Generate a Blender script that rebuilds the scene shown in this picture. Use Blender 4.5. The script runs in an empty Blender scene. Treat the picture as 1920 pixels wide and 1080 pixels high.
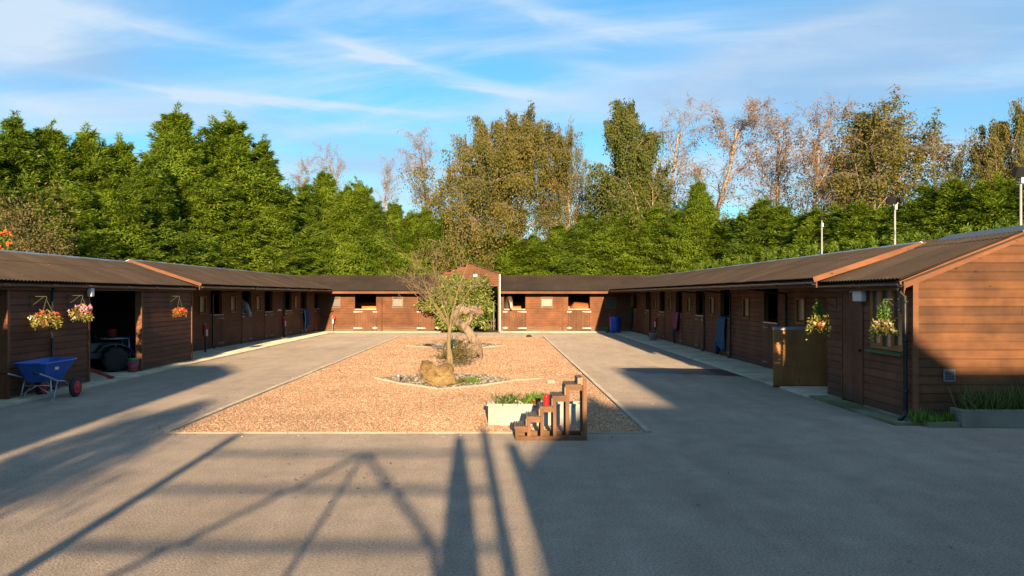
import bpy, math, random
import numpy as np
from mathutils import Matrix, Vector
R = math.radians
random.seed(7); rng = np.random.default_rng(7)
scene = bpy.context.scene
COL = scene.collection

# ------------------------------------------------------------------ camera, world, sun, exposure
cam_d = bpy.data.cameras.new('camera'); cam = bpy.data.objects.new('camera', cam_d); COL.objects.link(cam)
cam.location = (0, 0, 2.0); cam.rotation_euler = (R(90), 0, 0)
cam_d.sensor_width = 36; cam_d.lens = 1650/1920*36
cam_d.shift_x = 25/1920; cam_d.shift_y = 14/1920
cam_d.clip_end = 3000; cam_d.clip_start = .05
scene.camera = cam
scene.view_settings.view_transform = 'Standard'; scene.view_settings.look = 'None'
scene.view_settings.gamma = 1; scene.view_settings.exposure = 1.45
scene.view_settings.use_curve_mapping = False
SUN_T = Vector((-.0455, 1, -.162)).normalized()            # direction the light travels
sun_el = math.asin(-SUN_T.z); sun_az = math.atan2(-SUN_T.x, -SUN_T.y)
sd = bpy.data.lights.new('sun', 'SUN'); so = bpy.data.objects.new('sun', sd); COL.objects.link(so)
sd.energy = 4.4; sd.angle = R(.6); sd.color = (1.0, .73, .44)
so.rotation_euler = SUN_T.to_track_quat('-Z', 'Y').to_euler()
so.location = (0, -30, 30)
world = bpy.data.worlds.new('World'); scene.world = world; world.use_nodes = True

class NT:
    """small helper round a node tree"""
    def __init__(s, tree): s.t = tree
    def n(s, typ, inputs=None, **props):
        nd = s.t.nodes.new(typ)
        for k, v in props.items(): setattr(nd, k, v)
        if inputs:
            for k, v in inputs.items():
                if isinstance(v, bpy.types.NodeSocket): s.t.links.new(v, nd.inputs[k])
                else: nd.inputs[k].default_value = v
        return nd
    def m(s, op, a, b=0.0, c=None, clamp=False):
        i = {0: a, 1: b}
        if c is not None: i[2] = c
        return s.n('ShaderNodeMath', i, operation=op, use_clamp=clamp).outputs[0]
    def vm(s, op, a, b=(0, 0, 0)):
        return s.n('ShaderNodeVectorMath', {0: a, 1: b}, operation=op).outputs[0]
    def mix(s, f, a, b, mode='MIX'):
        nd = s.n('ShaderNodeMix', {0: f, 6: a, 7: b}, data_type='RGBA', blend_type=mode); return nd.outputs[2]
    def ramp(s, f, stops):
        nd = s.n('ShaderNodeValToRGB', {0: f}); e = nd.color_ramp.elements
        while len(e) < len(stops): e.new(.5)
        for el, (p, c) in zip(e, stops): el.position = p; el.color = (*c, 1)
        return nd.outputs[0]
    def noise(s, vec, scale, detail=4, rough=.55, dist=0):
        return s.n('ShaderNodeTexNoise', {'Vector': vec, 'Scale': scale, 'Detail': detail, 'Roughness': rough, 'Distortion': dist}).outputs[0]

def build_world():
    g = NT(world.node_tree); world.node_tree.nodes.clear()
    sky = g.n('ShaderNodeTexSky', sky_type='NISHITA')
    sky.sun_disc = False; sky.sun_elevation = sun_el; sky.sun_rotation = sun_az
    sky.altitude = 60; sky.air_density = 1.0; sky.dust_density = .25; sky.ozone_density = 2.5
    base = g.mix(1.0, sky.outputs[0], (.50, .95, 1.13, 1), 'MULTIPLY')
    tc = g.n('ShaderNodeTexCoord').outputs['Generated']
    sep = g.n('ShaderNodeSeparateXYZ', {0: tc})
    X, Y, Z = sep.outputs[0], sep.outputs[1], sep.outputs[2]
    az = g.m('ARCTAN2', X, Y); el = g.m('ARCSINE', Z)
    # wisps: high cirrus laid on a plane overhead, streaked
    zc = g.m('ADD', g.m('MAXIMUM', Z, 0.0), .14)
    px = g.m('DIVIDE', X, zc); py = g.m('DIVIDE', Y, zc)
    comb = g.n('ShaderNodeCombineXYZ', {0: g.m('MULTIPLY', px, .55), 1: g.m('ADD', g.m('MULTIPLY', py, 1.5), g.m('MULTIPLY', px, .35)), 2: 0.0}).outputs[0]
    n1 = g.noise(comb, 1.1, 8, .58, .5)
    comb2 = g.n('ShaderNodeCombineXYZ', {0: g.m('MULTIPLY', px, .8), 1: g.m('MULTIPLY', py, .9), 2: 3.0}).outputs[0]
    n2 = g.noise(comb2, .7, 5, .5, .3)
    cir = g.n('ShaderNodeMapRange', {0: n1, 1: .42, 2: .70, 3: 0.0, 4: .75}, interpolation_type='SMOOTHSTEP').outputs[0]
    soft = g.n('ShaderNodeMapRange', {0: n2, 1: .40, 2: .66, 3: 0.0, 4: .45}, interpolation_type='SMOOTHSTEP').outputs[0]
    # fine ragged texture for the distinct streaks
    cst = g.n('ShaderNodeCombineXYZ', {0: g.m('MULTIPLY', az, 7.0), 1: g.m('ADD', g.m('MULTIPLY', el, 42.0), g.m('MULTIPLY', az, 5.0)), 2: 0.0}).outputs[0]
    nf = g.noise(cst, 1.0, 7, .62, .6)
    wob = g.m('MULTIPLY', g.m('SUBTRACT', nf, .5), .03)
    def blob(x, y, wx, wy, ang, amp, rag):
        a0 = math.atan((x-935)/1650); e0 = math.atan((554-y)/1650*math.cos(a0))
        c, s_ = math.cos(R(ang)), math.sin(R(ang))
        da = g.m('SUBTRACT', az, a0); de = g.m('SUBTRACT', g.m('ADD', el, wob), e0)
        u = g.m('ADD', g.m('MULTIPLY', da, c/(wx/1650)), g.m('MULTIPLY', de, s_/(wx/1650)))
        v = g.m('ADD', g.m('MULTIPLY', da, -s_/(wy/1650)), g.m('MULTIPLY', de, c/(wy/1650)))
        r2 = g.m('ADD', g.m('MULTIPLY', u, u), g.m('MULTIPLY', v, v))
        ga = g.m('EXPONENT', g.m('MULTIPLY', r2, -1.0))
        tex = g.n('ShaderNodeMapRange', {0: nf, 1: .30, 2: .68, 3: 1-rag, 4: 1.0}).outputs[0]
        return g.m('MULTIPLY', g.m('MULTIPLY', ga, amp), tex)
    white = [(400, 181, 190, 9, -3, .8, .5), (640, 200, 190, 8, -4.5, .75, .5), (800, 130, 200, 12, -13, .62, .6), (700, 98, 110, 9, -17, .5, .6), (930, 165, 120, 8, -6, .5, .6),
             (620, 245, 260, 12, -1, .5, .6), (1040, 28, 170, 16, -15, .65, .7), (1210, 60, 150, 14, 8, .5, .8),
             (1110, 124, 80, 12, -7, .45, .7), (15, 55, 90, 60, 0, .85, .3), (1480, 95, 240, 34, 6, .45, .7), (1330, 70, 160, 16, -8, .4, .8), (150, 30, 200, 20, -5, .4, .7), (40, 195, 80, 18, -8, .45, .5),
             (700, 350, 500, 50, 0, .35, .5), (1300, 350, 700, 70, 0, .30, .5), (1700, 150, 200, 9, -3, .35, .8), (1560, 45, 160, 12, 8, .3, .8), (1860, 280, 200, 10, 0, .4, .7), (330, 60, 260, 12, -8, .4, .8), (250, 250, 220, 10, -2, .35, .7)]
    lav = [(130, 120, 230, 60, 0, .70, .35), (1500, 110, 260, 70, 6, .80, .3), (1750, 60, 260, 70, 0, .55, .4), (1250, 190, 330, 40, 2, .55, .5),
           (620, 310, 160, 16, 0, .55, .4), (300, 215, 260, 26, 0, .50, .5), (1700, 190, 300, 50, 0, .40, .5), (480, 60, 300, 40, -6, .3, .6)]
    w = cir
    for b in white: w = g.m('ADD', w, blob(*b))
    l = soft
    for b in lav: l = g.m('ADD', l, blob(*b))
    l = g.m('MINIMUM', l, .82); w = g.m('MINIMUM', w, .9)
    CL = .76
    base = g.mix(l, base, (1.85, 2.75, 4.0, 1))
    base = g.mix(w, base, (3.3, 4.0, 4.75, 1))
    bg = g.n('ShaderNodeBackground', {0: base, 1: .075})
    out = g.n('ShaderNodeOutputWorld', {0: bg.outputs[0]})
build_world()

# ------------------------------------------------------------------ helpers
class MB:
    def __init__(s): s.v = []; s.f = []
    def quad(s, *p):
        i = len(s.v); s.v += [tuple(q) for q in p]; s.f.append(tuple(range(i, i+len(p))))
    def box(s, x0, x1, y0, y1, z0, z1, M=None):
        i = len(s.v)
        P = [(x0,y0,z0),(x1,y0,z0),(x1,y1,z0),(x0,y1,z0),(x0,y0,z1),(x1,y0,z1),(x1,y1,z1),(x0,y1,z1)]
        if M is not None: P = [tuple(M @ Vector(p)) for p in P]
        s.v += P
        s.f += [(i,i+3,i+2,i+1),(i+4,i+5,i+6,i+7),(i,i+1,i+5,i+4),(i+1,i+2,i+6,i+5),(i+2,i+3,i+7,i+6),(i+3,i,i+4,i+7)]
        return s
    def prism(s, prof, x0, x1, M=None):
        """profile of (y,z) extruded along x"""
        i = len(s.v); n = len(prof)
        P = [(x0, a, b) for a, b in prof] + [(x1, a, b) for a, b in prof]
        if M is not None: P = [tuple(M @ Vector(p)) for p in P]
        s.v += P
        s.f.append(tuple(i+k for k in range(n))[::-1]); s.f.append(tuple(i+n+k for k in range(n)))
        for k in range(n): s.f.append((i+k, i+(k+1) % n, i+n+(k+1) % n, i+n+k))
        return s
    def beam(s, a, b, w, h):
        """rectangular bar from a to b"""
        a = Vector(a); b = Vector(b); d = b-a; L = d.length
        q = d.to_track_quat('X', 'Z').to_matrix().to_4x4()
        return s.box(0, L, -w/2, w/2, -h/2, h/2, Matrix.Translation(a) @ q)
    def tube(s, pts, rad, n=8, cap=True, noise=0, flat=1.0):
        pts = [Vector(p) for p in pts]; i0 = len(s.v); up = Vector((0, 0, 1))
        rs = rad if hasattr(rad, '__len__') else [rad]*len(pts)
        d0 = (pts[1]-pts[0]).normalized(); a = d0.cross(up)
        if a.length < .1: a = d0.cross(Vector((1, 0, 0)))
        a.normalize()
        for k, p in enumerate(pts):
            d = (pts[min(k+1, len(pts)-1)] - pts[max(k-1, 0)]).normalized()
            a = (a - d*a.dot(d)).normalized(); b = d.cross(a)
            for j in range(n):
                t = 2*math.pi*j/n; r = rs[k]*(1+noise*random.uniform(-1, 1))
                s.v.append(tuple(p + a*(math.cos(t)*r) + b*(math.sin(t)*r*flat)))
        for k in range(len(pts)-1):
            for j in range(n):
                p, q = i0+k*n+j, i0+k*n+(j+1) % n
                s.f.append((p, q, q+n, p+n))
        if cap:
            s.f.append(tuple(i0+j for j in range(n))[::-1]); e = i0+(len(pts)-1)*n; s.f.append(tuple(e+j for j in range(n)))
        return s
    def lathe(s, prof, n=20, M=None, c=(0, 0, 0)):
        i = len(s.v)
        for r, z in prof:
            for j in range(n):
                t = 2*math.pi*j/n; p = Vector((c[0]+r*math.cos(t), c[1]+r*math.sin(t), c[2]+z))
                s.v.append(tuple(M @ p if M is not None else p))
        for k in range(len(prof)-1):
            for j in range(n):
                p, q = i+k*n+j, i+k*n+(j+1) % n
                s.f.append((p, q, q+n, p+n))
        s.f.append(tuple(i+j for j in range(n))[::-1]); e = i+(len(prof)-1)*n; s.f.append(tuple(e+j for j in range(n)))
        return s
    def mesh(s, name, mat=None, smooth=False):
        me = bpy.data.meshes.new(name); me.from_pydata(s.v, [], s.f); me.update()
        if mat: me.materials.append(mat)
        if smooth: me.polygons.foreach_set('use_smooth', [True]*len(me.polygons))
        return me
    def build(s, name, mat, parent=None, smooth=False, M=None):
        o = bpy.data.objects.new(name, s.mesh(name, mat, smooth)); COL.objects.link(o)
        if parent: o.parent = parent
        if M is not None: o.matrix_local = M
        return o

def link(me, name, parent=None, M=None):
    o = bpy.data.objects.new(name, me); COL.objects.link(o)
    if parent: o.parent = parent
    if M is not None: o.matrix_local = M
    return o
def tag(o, label=None, cat=None, group=None, kind=None):
    if label: o['label'] = label
    if cat: o['category'] = cat
    if group: o['group'] = group
    if kind: o['kind'] = kind
    return o
def thing(name, label, cat, loc=(0, 0, 0), rz=0, group=None):
    o = bpy.data.objects.new(name, None); COL.objects.link(o); o.empty_display_size = .3
    o.location = loc; o.rotation_euler = (0, 0, rz)
    return tag(o, label, cat, group)
def kids(o): return [c for c in bpy.data.objects if c.parent == o]
def copy_tree(o, parent=None, ch=None):
    c = o.copy(); COL.objects.link(c)
    if parent: c.parent = parent
    for k in list(o.children): copy_tree(k, c)
    return c
def bevel(o, w=.004, seg=1):
    m = o.modifiers.new('bevel', 'BEVEL'); m.width = w; m.segments = seg; m.limit_method = 'ANGLE'; return o

def np_mesh(name, V, F, mat, tone=None, smooth=False):
    """V (n,3), F (m,k) with constant k"""
    me = bpy.data.meshes.new(name); k = F.shape[1]
    me.vertices.add(len(V)); me.vertices.foreach_set('co', V.astype(np.float32).ravel())
    me.loops.add(F.size); me.loops.foreach_set('vertex_index', F.astype(np.int32).ravel())
    me.polygons.add(len(F)); me.polygons.foreach_set('loop_start', np.arange(0, F.size, k, dtype=np.int32))
    me.polygons.foreach_set('loop_total', np.full(len(F), k, dtype=np.int32))
    if smooth: me.polygons.foreach_set('use_smooth', np.ones(len(F), dtype=bool))
    me.update(calc_edges=True)
    if tone is not None:
        at = me.attributes.new('tone', 'FLOAT', 'FACE'); at.data.foreach_set('value', tone.astype(np.float32))
    me.materials.append(mat)
    return me

# ------------------------------------------------------------------ materials
def new_mat(name):
    m = bpy.data.materials.new(name); m.use_nodes = True; m.node_tree.nodes.clear()
    g = NT(m.node_tree); return m, g
def finish(g, col, rough=.8, bump=None, bstr=.2, bdist=.01, spec=.3, metal=0.0, **kw):
    p = g.n('ShaderNodeBsdfPrincipled', {'Base Color': col, 'Roughness': rough, 'Specular IOR Level': spec, 'Metallic': metal})
    for k, v in kw.items(): p.inputs[k.replace('_', ' ')].default_value = v
    if bump is not None:
        b = g.n('ShaderNodeBump', {'Height': bump, 'Strength': bstr, 'Distance': bdist}); g.t.links.new(b.outputs[0], p.inputs['Normal'])
    g.n('ShaderNodeOutputMaterial', {0: p.outputs[0]})
def c4(c): return (*c, 1)
def plain(name, c, rough=.6, var=.25, scale=9, metal=0.0, bstr=.15, spec=.4):
    m, g = new_mat(name)
    pos = g.n('ShaderNodeNewGeometry').outputs['Position']
    n = g.noise(pos, scale, 5, .6); n2 = g.noise(pos, scale*9, 3, .6)
    k = g.m('ADD', g.m('MULTIPLY', n, .7), g.m('MULTIPLY', n2, .3))
    col = g.ramp(k, [(.3, tuple(x*(1-var) for x in c)), (.7, tuple(min(1, x*(1+var)) for x in c))])
    r = g.n('ShaderNodeMapRange', {0: n, 1: .3, 2: .7, 3: rough*.85, 4: min(1, rough*1.15)}).outputs[0]
    finish(g, col, r, n2, bstr, .004, spec, metal); return m
def wood(name, dark, light, vertical=False, rough=.72, objvar=.35, fade=None, stain=.35):
    m, g = new_mat(name)
    pos = g.n('ShaderNodeNewGeometry').outputs['Position']
    sv = (28, 28, .9) if vertical else (.9, .9, 34)
    grain = g.noise(g.vm('MULTIPLY', pos, sv), 1.6, 6, .65, .4)
    blot = g.noise(pos, 1.1, 4, .6); mid = g.noise(g.vm('MULTIPLY', pos, (1, 1, .35) if vertical else (.5, .5, 3)), 4.5, 4, .6)
    rnd = g.n('ShaderNodeObjectInfo').outputs['Random']
    k = g.m('ADD', g.m('MULTIPLY', grain, .5), g.m('ADD', g.m('MULTIPLY', mid, .3), g.m('MULTIPLY', blot, .2)))
    col = g.ramp(k, [(.36, dark), (.64, light)])
    # knots: small dark round spots
    vor = g.n('ShaderNodeTexVoronoi', {'Vector': g.vm('MULTIPLY', pos, (2.6, 2.6, 5.5) if not vertical else (6, 6, 2.2)), 'Scale': 1.0}).outputs['Distance']
    kn = g.n('ShaderNodeMapRange', {0: vor, 1: .035, 2: .10, 3: .30, 4: 1.0}).outputs[0]
    col = g.mix(1.0, col, g.n('ShaderNodeCombineXYZ', {0: kn, 1: kn, 2: kn}).outputs[0], 'MULTIPLY')
    br = g.n('ShaderNodeMapRange', {0: rnd, 1: 0.0, 2: 1.0, 3: 1-objvar*.5, 4: 1+objvar*.5}).outputs[0]
    st = g.n('ShaderNodeMapRange', {0: blot, 1: .35, 2: .65, 3: 1-stain*.5, 4: 1+stain*.5}).outputs[0]
    b = g.m('MULTIPLY', br, st)
    col = g.mix(1.0, col, g.n('ShaderNodeCombineXYZ', {0: b, 1: b, 2: b}).outputs[0], 'MULTIPLY')
    if fade is not None:      # damp, algae and splash dirt close to the ground
        z = g.n('ShaderNodeSeparateXYZ', {0: pos}).outputs[2]
        f = g.n('ShaderNodeMapRange', {0: g.m('ADD', z, g.m('MULTIPLY', mid, -.35)), 1: -.12, 2: .22, 3: .75, 4: 0.0}).outputs[0]
        col = g.mix(f, col, c4(fade))
    r = g.n('ShaderNodeMapRange', {0: grain, 1: .3, 2: .7, 3: rough-.12, 4: rough+.12}).outputs[0]
    finish(g, col, r, g.m('ADD', grain, g.m('MULTIPLY', mid, .3)), .35, .004, .3); return m

M = {}
M['clad_near'] = wood('reddish brown stained cladding', (0.094, 0.037, 0.020), (0.180, 0.072, 0.034), fade=(.05, .045, .03))
M['clad_gable'] = wood('orange brown gable cladding', (0.083, 0.033, 0.012), (0.148, 0.060, 0.021), fade=(.05, .045, .03), stain=.7, objvar=.5)  # more orange and blotchier than the side boards
M['clad_row'] = wood('brown stained stable cladding', (0.097, 0.038, 0.020), (0.185, 0.074, 0.037), fade=(.07, .055, .04))
M['clad_back'] = wood('warm brown cladding', (0.110, 0.040, 0.016), (0.194, 0.077, 0.033), fade=(.20, .13, .08), stain=.5)
M['clad_shed'] = wood('dark brown shed cladding', (0.079, 0.032, 0.018), (0.151, 0.061, 0.032), fade=(.05, .04, .03))
M['door_row'] = wood('brown vertical door planks', (0.095, 0.038, 0.022), (0.196, 0.080, 0.040), True)
M['door_back'] = wood('weathered vertical door planks', (0.095, 0.038, 0.017), (0.198, 0.091, 0.044), True)
M['trim'] = wood('trim timber', (0.131, 0.052, 0.019), (0.206, 0.086, 0.031), objvar=.2)
M['trim_v'] = wood('upright trim timber', (0.103, 0.041, 0.018), (0.196, 0.080, 0.031), True)
M['fascia'] = wood('brown fascia board', (0.086, 0.036, 0.019), (0.146, 0.060, 0.030))
M['barge'] = wood('sunlit orange board', (0.131, 0.050, 0.022), (0.211, 0.087, 0.037), objvar=.1)  # orange of direct sun is put into this timber colour
M['window_wood'] = wood('honey window timber', (.24, .10, .03), (.38, .17, .05), True, objvar=.1)
M['win_pale'] = wood('pale window timber', (.15, .10, .05), (.25, .18, .10), True, objvar=.1)
M['inner_wood'] = wood('stable lining boards', (.34, .13, .035), (.48, .20, .06))
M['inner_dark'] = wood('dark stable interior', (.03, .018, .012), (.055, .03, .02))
M['ply'] = wood('orange plywood sheet', (.235, .105, .036), (.36, .165, .055), True, stain=.5)
M['steps'] = wood('steps timber', (.095, .045, .022), (.20, .10, .048), True)
M['steps_slat'] = wood('grey weathered step slats', (.16, .11, .07), (.32, .23, .15), True)
M['fence'] = wood('weathered fence timber', (.10, .075, .045), (.2, .15, .09), True)
M['drift'] = wood('silvery driftwood', (.09, .05, .028), (.40, .31, .22), True, rough=.85, objvar=.05)
M['galv'] = plain('galvanised metal', (.45, .47, .48), .45, .18, 14, .6)
M['dull'] = plain('dull worn steel', (.17, .17, .165), .6, .3, 14, .2)
M['white_paint'] = plain('white painted strip', (.62, .60, .56), .5, .15, 12)
M['strip'] = plain('grey metal door strip', (.38, .42, .46), .4, .12, 8, .3)
M['black_pl'] = plain('black gutter plastic', (.018, .019, .021), .35, .25, 5)
M['black'] = plain('black rubber', (.02, .02, .02), .8, .3, 12)
M['white_pl'] = plain('white plastic', (.62, .62, .60), .4, .1, 10)
M['grey_pl'] = plain('grey plastic', (.14, .15, .16), .6, .2, 10)
M['red'] = plain('red painted steel', (.42, .025, .015), .45, .2, 10)
M['red_dull'] = plain('faded red steel', (.30, .045, .025), .6, .3, 10)
M['pink'] = plain('pink bucket plastic', (.50, .12, .16), .5, .15, 8)
M['green_pl'] = plain('green plastic', (.02, .22, .09), .5, .15, 8)
M['blue_drum'] = plain('blue drum plastic', (.018, .07, .40), .4, .2, 5)
M['blue_tray'] = plain('blue barrow tray', (.025, .10, .42), .38, .25, 6)
M['quad_green'] = plain('green bodywork', (.06, .085, .085), .4, .3, 6)
M['chrome'] = plain('grey steel tube', (.40, .42, .42), .35, .2, 10, .5)
M['tyre'] = plain('tyre rubber', (.03, .03, .03), .85, .3, 20, bstr=.5)
M['hub'] = plain('muddy wheel hub', (.16, .12, .07), .7, .3, 20)
M['rug_blue'] = plain('navy horse rug', (.03, .06, .17), .9, .35, 6, bstr=.6)
M['rug_pink'] = plain('dusty pink horse rug', (.36, .06, .13), .9, .3, 6, bstr=.6)
M['rug_dark'] = plain('dark horse rug', (.03, .035, .035), .9, .35, 6, bstr=.6)
M['rug_teal'] = plain('blue check rug', (.05, .11, .20), .9, .6, 22, bstr=.6)
M['piping'] = plain('pale rug edging', (.45, .47, .48), .8, .1, 8)
M['horse_grey'] = plain('grey horse coat', (.42, .42, .43), .7, .3, 8)
M['horse_dun'] = plain('pale horse face', (.42, .34, .25), .7, .3, 8)
M['horse_brown'] = plain('dark dun horse coat', (.09, .065, .045), .7, .3, 8)
M['horse_dark'] = plain('dark horse mane', (.05, .04, .035), .8, .3, 12)
M['horse_bay'] = plain('chestnut horse coat', (.33, .11, .03), .6, .2, 6)
M['rock'] = None
M['chain'] = plain('dull green wire', (.06, .065, .035), .6, .2, 10)
M['coir'] = plain('coir basket liner', (.10, .055, .025), .95, .4, 30, bstr=1)
M['soil'] = plain('dark soil', (.035, .025, .018), .95, .4, 20, bstr=1)
M['terracotta'] = plain('orange basket liner', (.42, .15, .05), .8, .25, 18)
M['flood'] = plain('floodlight housing', (.008, .009, .010), .8, .2, 10)
M['pole'] = plain('pale steel pole', (.42, .41, .38), .4, .1, 6, .2)
M['trunk'] = wood('brown bark', (.05, .032, .02), (.13, .09, .06), True)
M['bark_thin'] = plain('small tree bark', (.21, .155, .075), .85, .3, 14, bstr=.5)

def mk_birch():
    m, g = new_mat('pale birch bark')
    pos = g.n('ShaderNodeNewGeometry').outputs['Position']
    a = g.noise(g.vm('MULTIPLY', pos, (1, 1, 4)), 2.0, 5, .7)
    col = g.ramp(a, [(.36, (.10, .07, .05)), (.48, (.28, .22, .17)), (.7, (.46, .38, .30))])
    finish(g, col, .8, a, .3, .01); return m
M['birch'] = mk_birch()
def mk_rock():
    m, g = new_mat('ochre boulder')
    pos = g.n('ShaderNodeNewGeometry').outputs['Position']
    a = g.noise(pos, 3.2, 8, .62, .8); b = g.noise(pos, 22, 5, .6)
    col = g.ramp(g.m('ADD', g.m('MULTIPLY', a, .75), g.m('MULTIPLY', b, .25)), [(.33, (.07, .04, .018)), (.45, (.21, .13, .05)), (.66, (.36, .26, .12))])
    finish(g, col, .85, g.m('ADD', a, g.m('MULTIPLY', b, .4)), 1.0, .10); return m
M['rock'] = mk_rock()
def mk_asphalt():
    m, g = new_mat('worn asphalt')
    pos = g.n('ShaderNodeNewGeometry').outputs['Position']
    fine = g.m('ADD', g.m('MULTIPLY', g.noise(pos, 48, 2, .6), .6), g.m('MULTIPLY', g.noise(pos, 150, 2, .6), .4)); mid = g.noise(pos, 2.2, 6, .6); big = g.noise(pos, .22, 4, .55)
    streak = g.noise(g.vm('MULTIPLY', pos, (1.6, .22, 1)), 1.3, 4, .6, .5)
    base = g.ramp(big, [(.3, (.290, .240, .190)), (.7, (.37, .308, .247))])
    k = g.n('ShaderNodeMapRange', {0: g.m('ADD', g.m('MULTIPLY', mid, .5), g.m('MULTIPLY', streak, .5)), 1: .32, 2: .68, 3: .80, 4: 1.18}).outputs[0]
    f = g.n('ShaderNodeMapRange', {0: fine, 1: .36, 2: .64, 3: .58, 4: 1.42}).outputs[0]
    vor = g.n('ShaderNodeTexVoronoi', {'Vector': pos, 'Scale': 75.0})
    sp = g.n('ShaderNodeMapRange', {0: vor.outputs['Color'], 1: .91, 2: .97, 3: 0.0, 4: .4}).outputs[0]
    kk = g.m('MULTIPLY', k, f)
    col = g.mix(1.0, base, g.n('ShaderNodeCombineXYZ', {0: kk, 1: kk, 2: kk}).outputs[0], 'MULTIPLY')
    col = g.mix(sp, col, (.42, .39, .34, 1))
    # darker damp spots and scuffs
    spot = g.noise(g.vm('MULTIPLY', pos, (1.0, 1.6, 1)), 3.6, 3, .5, 1.0)
    s2 = g.n('ShaderNodeMapRange', {0: spot, 1: .70, 2: .76, 3: 0.0, 4: .45}).outputs[0]
    col = g.mix(s2, col, (.07, .062, .055, 1))
    finish(g, col, .95, g.m('ADD', fine, g.m('MULTIPLY', g.noise(pos, 32, 3, .6), .6)), 1.0, .022, .2, Diffuse_Roughness=1.0); return m
M['asphalt'] = mk_asphalt()
def mk_concrete(name, lo, hi, moss=.0):
    m, g = new_mat(name)
    pos = g.n('ShaderNodeNewGeometry').outputs['Position']
    a = g.noise(pos, 1.6, 7, .65); b = g.noise(pos, 60, 3, .7); c = g.noise(pos, .9, 4, .6)
    col = g.ramp(g.m('ADD', g.m('MULTIPLY', a, .7), g.m('MULTIPLY', b, .3)), [(.33, lo), (.67, hi)])
    if moss:
        f = g.n('ShaderNodeMapRange', {0: c, 1: .42, 2: .6, 3: 0.0, 4: moss}).outputs[0]
        col = g.mix(f, col, (.085, .10, .035, 1))
    finish(g, col, .95, g.m('ADD', g.m('MULTIPLY', a, .4), b), .8, .012, .2, Diffuse_Roughness=1.0); return m
M['concrete'] = mk_concrete('concrete apron', (.42, .37, .27), (.66, .59, .45), .3)
M['concrete_moss'] = mk_concrete('mossy concrete', (.17, .16, .11), (.30, .28, .2), .8)
M['kerb'] = mk_concrete('pale edging', (.25, .22, .17), (.42, .37, .29))
M['trough'] = mk_concrete('grey trough', (.20, .19, .16), (.34, .32, .27), .25)
M['planter'] = mk_concrete('flaking white paint', (.26, .26, .24), (.55, .54, .49))
def mk_ground():
    m, g = new_mat('rough grass ground')
    pos = g.n('ShaderNodeNewGeometry').outputs['Position']
    a = g.noise(pos, .25, 6, .6); b = g.noise(pos, 14, 4, .7)
    col = g.ramp(g.m('ADD', g.m('MULTIPLY', a, .5), g.m('MULTIPLY', b, .5)), [(.35, (.05, .06, .02)), (.65, (.16, .15, .06))])
    finish(g, col, .95, b, .8, .05); return m
M['ground'] = mk_ground()
def mk_roof():
    m, g = new_mat('brown bitumen corrugated sheet')
    pos = g.n('ShaderNodeNewGeometry').outputs['Position']
    a = g.noise(pos, .8, 6, .65); b = g.noise(pos, 40, 4, .7)
    r = g.n('ShaderNodeObjectInfo').outputs['Random']
    col = g.ramp(g.m('ADD', g.m('MULTIPLY', a, .6), g.m('MULTIPLY', b, .4)), [(.34, (.048, .034, .024)), (.55, (.072, .051, .035)), (.70, (.105, .078, .052))])
    lich = g.noise(pos, 9, 5, .7); lf = g.n('ShaderNodeMapRange', {0: lich, 1: .63, 2: .72, 3: 0.0, 4: .55}).outputs[0]
    col = g.mix(lf, col, (.19, .17, .11, 1))
    k = g.n('ShaderNodeMapRange', {0: r, 1: 0.0, 2: 1.0, 3: .88, 4: 1.12}).outputs[0]
    col = g.mix(1.0, col, g.n('ShaderNodeCombineXYZ', {0: k, 1: k, 2: k}).outputs[0], 'MULTIPLY')
    finish(g, col, .88, b, .4, .004, .2); return m
M['roof'] = mk_roof()
def mk_gravel(name, stops, inst=True):
    m, g = new_mat(name)
    pos = g.n('ShaderNodeNewGeometry').outputs['Position']
    if inst: v = g.n('ShaderNodeObjectInfo').outputs['Random']
    else: v = g.n('ShaderNodeTexVoronoi', {'Vector': pos, 'Scale': 38.0}).outputs['Color']
    col = g.ramp(v, stops); big = g.noise(pos, .5, 4, .6)
    k = g.n('ShaderNodeMapRange', {0: big, 1: .3, 2: .7, 3: .85, 4: 1.12}).outputs[0]
    col = g.mix(1.0, col, g.n('ShaderNodeCombineXYZ', {0: k, 1: k, 2: k}).outputs[0], 'MULTIPLY')
    d = g.n('ShaderNodeTexVoronoi', {'Vector': pos, 'Scale': 38.0}).outputs['Distance']
    finish(g, col, .9, None if inst else d, .9, .02); return m
PG = [(0, (.20, .10, .052)), (.3, (.34, .185, .10)), (.65, (.44, .275, .155)), (.88, (.52, .375, .24)), (1, (.62, .54, .44))]
M['gravel'] = mk_gravel('pink gravel stones', PG); M['gravel_base'] = mk_gravel('pink gravel bed', PG, False)
GG = [(0, (.06, .05, .035)), (.35, (.15, .125, .09)), (.7, (.28, .24, .18)), (1, (.48, .44, .37))]
M['pebble'] = mk_gravel('grey river pebbles', GG)
def mk_puddle():
    m, g = new_mat('wet asphalt')
    pos = g.n('ShaderNodeNewGeometry').outputs['Position']
    f = g.noise(pos, 60, 3, .7)
    col = g.ramp(f, [(.3, (.035, .033, .032)), (.7, (.06, .056, .052))])
    finish(g, col, .5, f, .4, .004, .4); return m
M['wet'] = mk_puddle()
def leafmat(name, cols, trans=.25, rough=.6):
    m, g = new_mat(name)
    t = g.n('ShaderNodeAttribute', attribute_name='tone').outputs['Fac']
    n = len(cols); col = g.ramp(t, [(i/(n-1), c) for i, c in enumerate(cols)])
    p = g.n('ShaderNodeBsdfPrincipled', {'Base Color': col, 'Roughness': rough, 'Specular IOR Level': .25})
    tr = g.n('ShaderNodeBsdfTranslucent', {0: col}); mx = g.n('ShaderNodeMixShader', {0: trans, 1: p.outputs[0], 2: tr.outputs[0]})
    g.n('ShaderNodeOutputMaterial', {0: mx.outputs[0]}); return m
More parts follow.
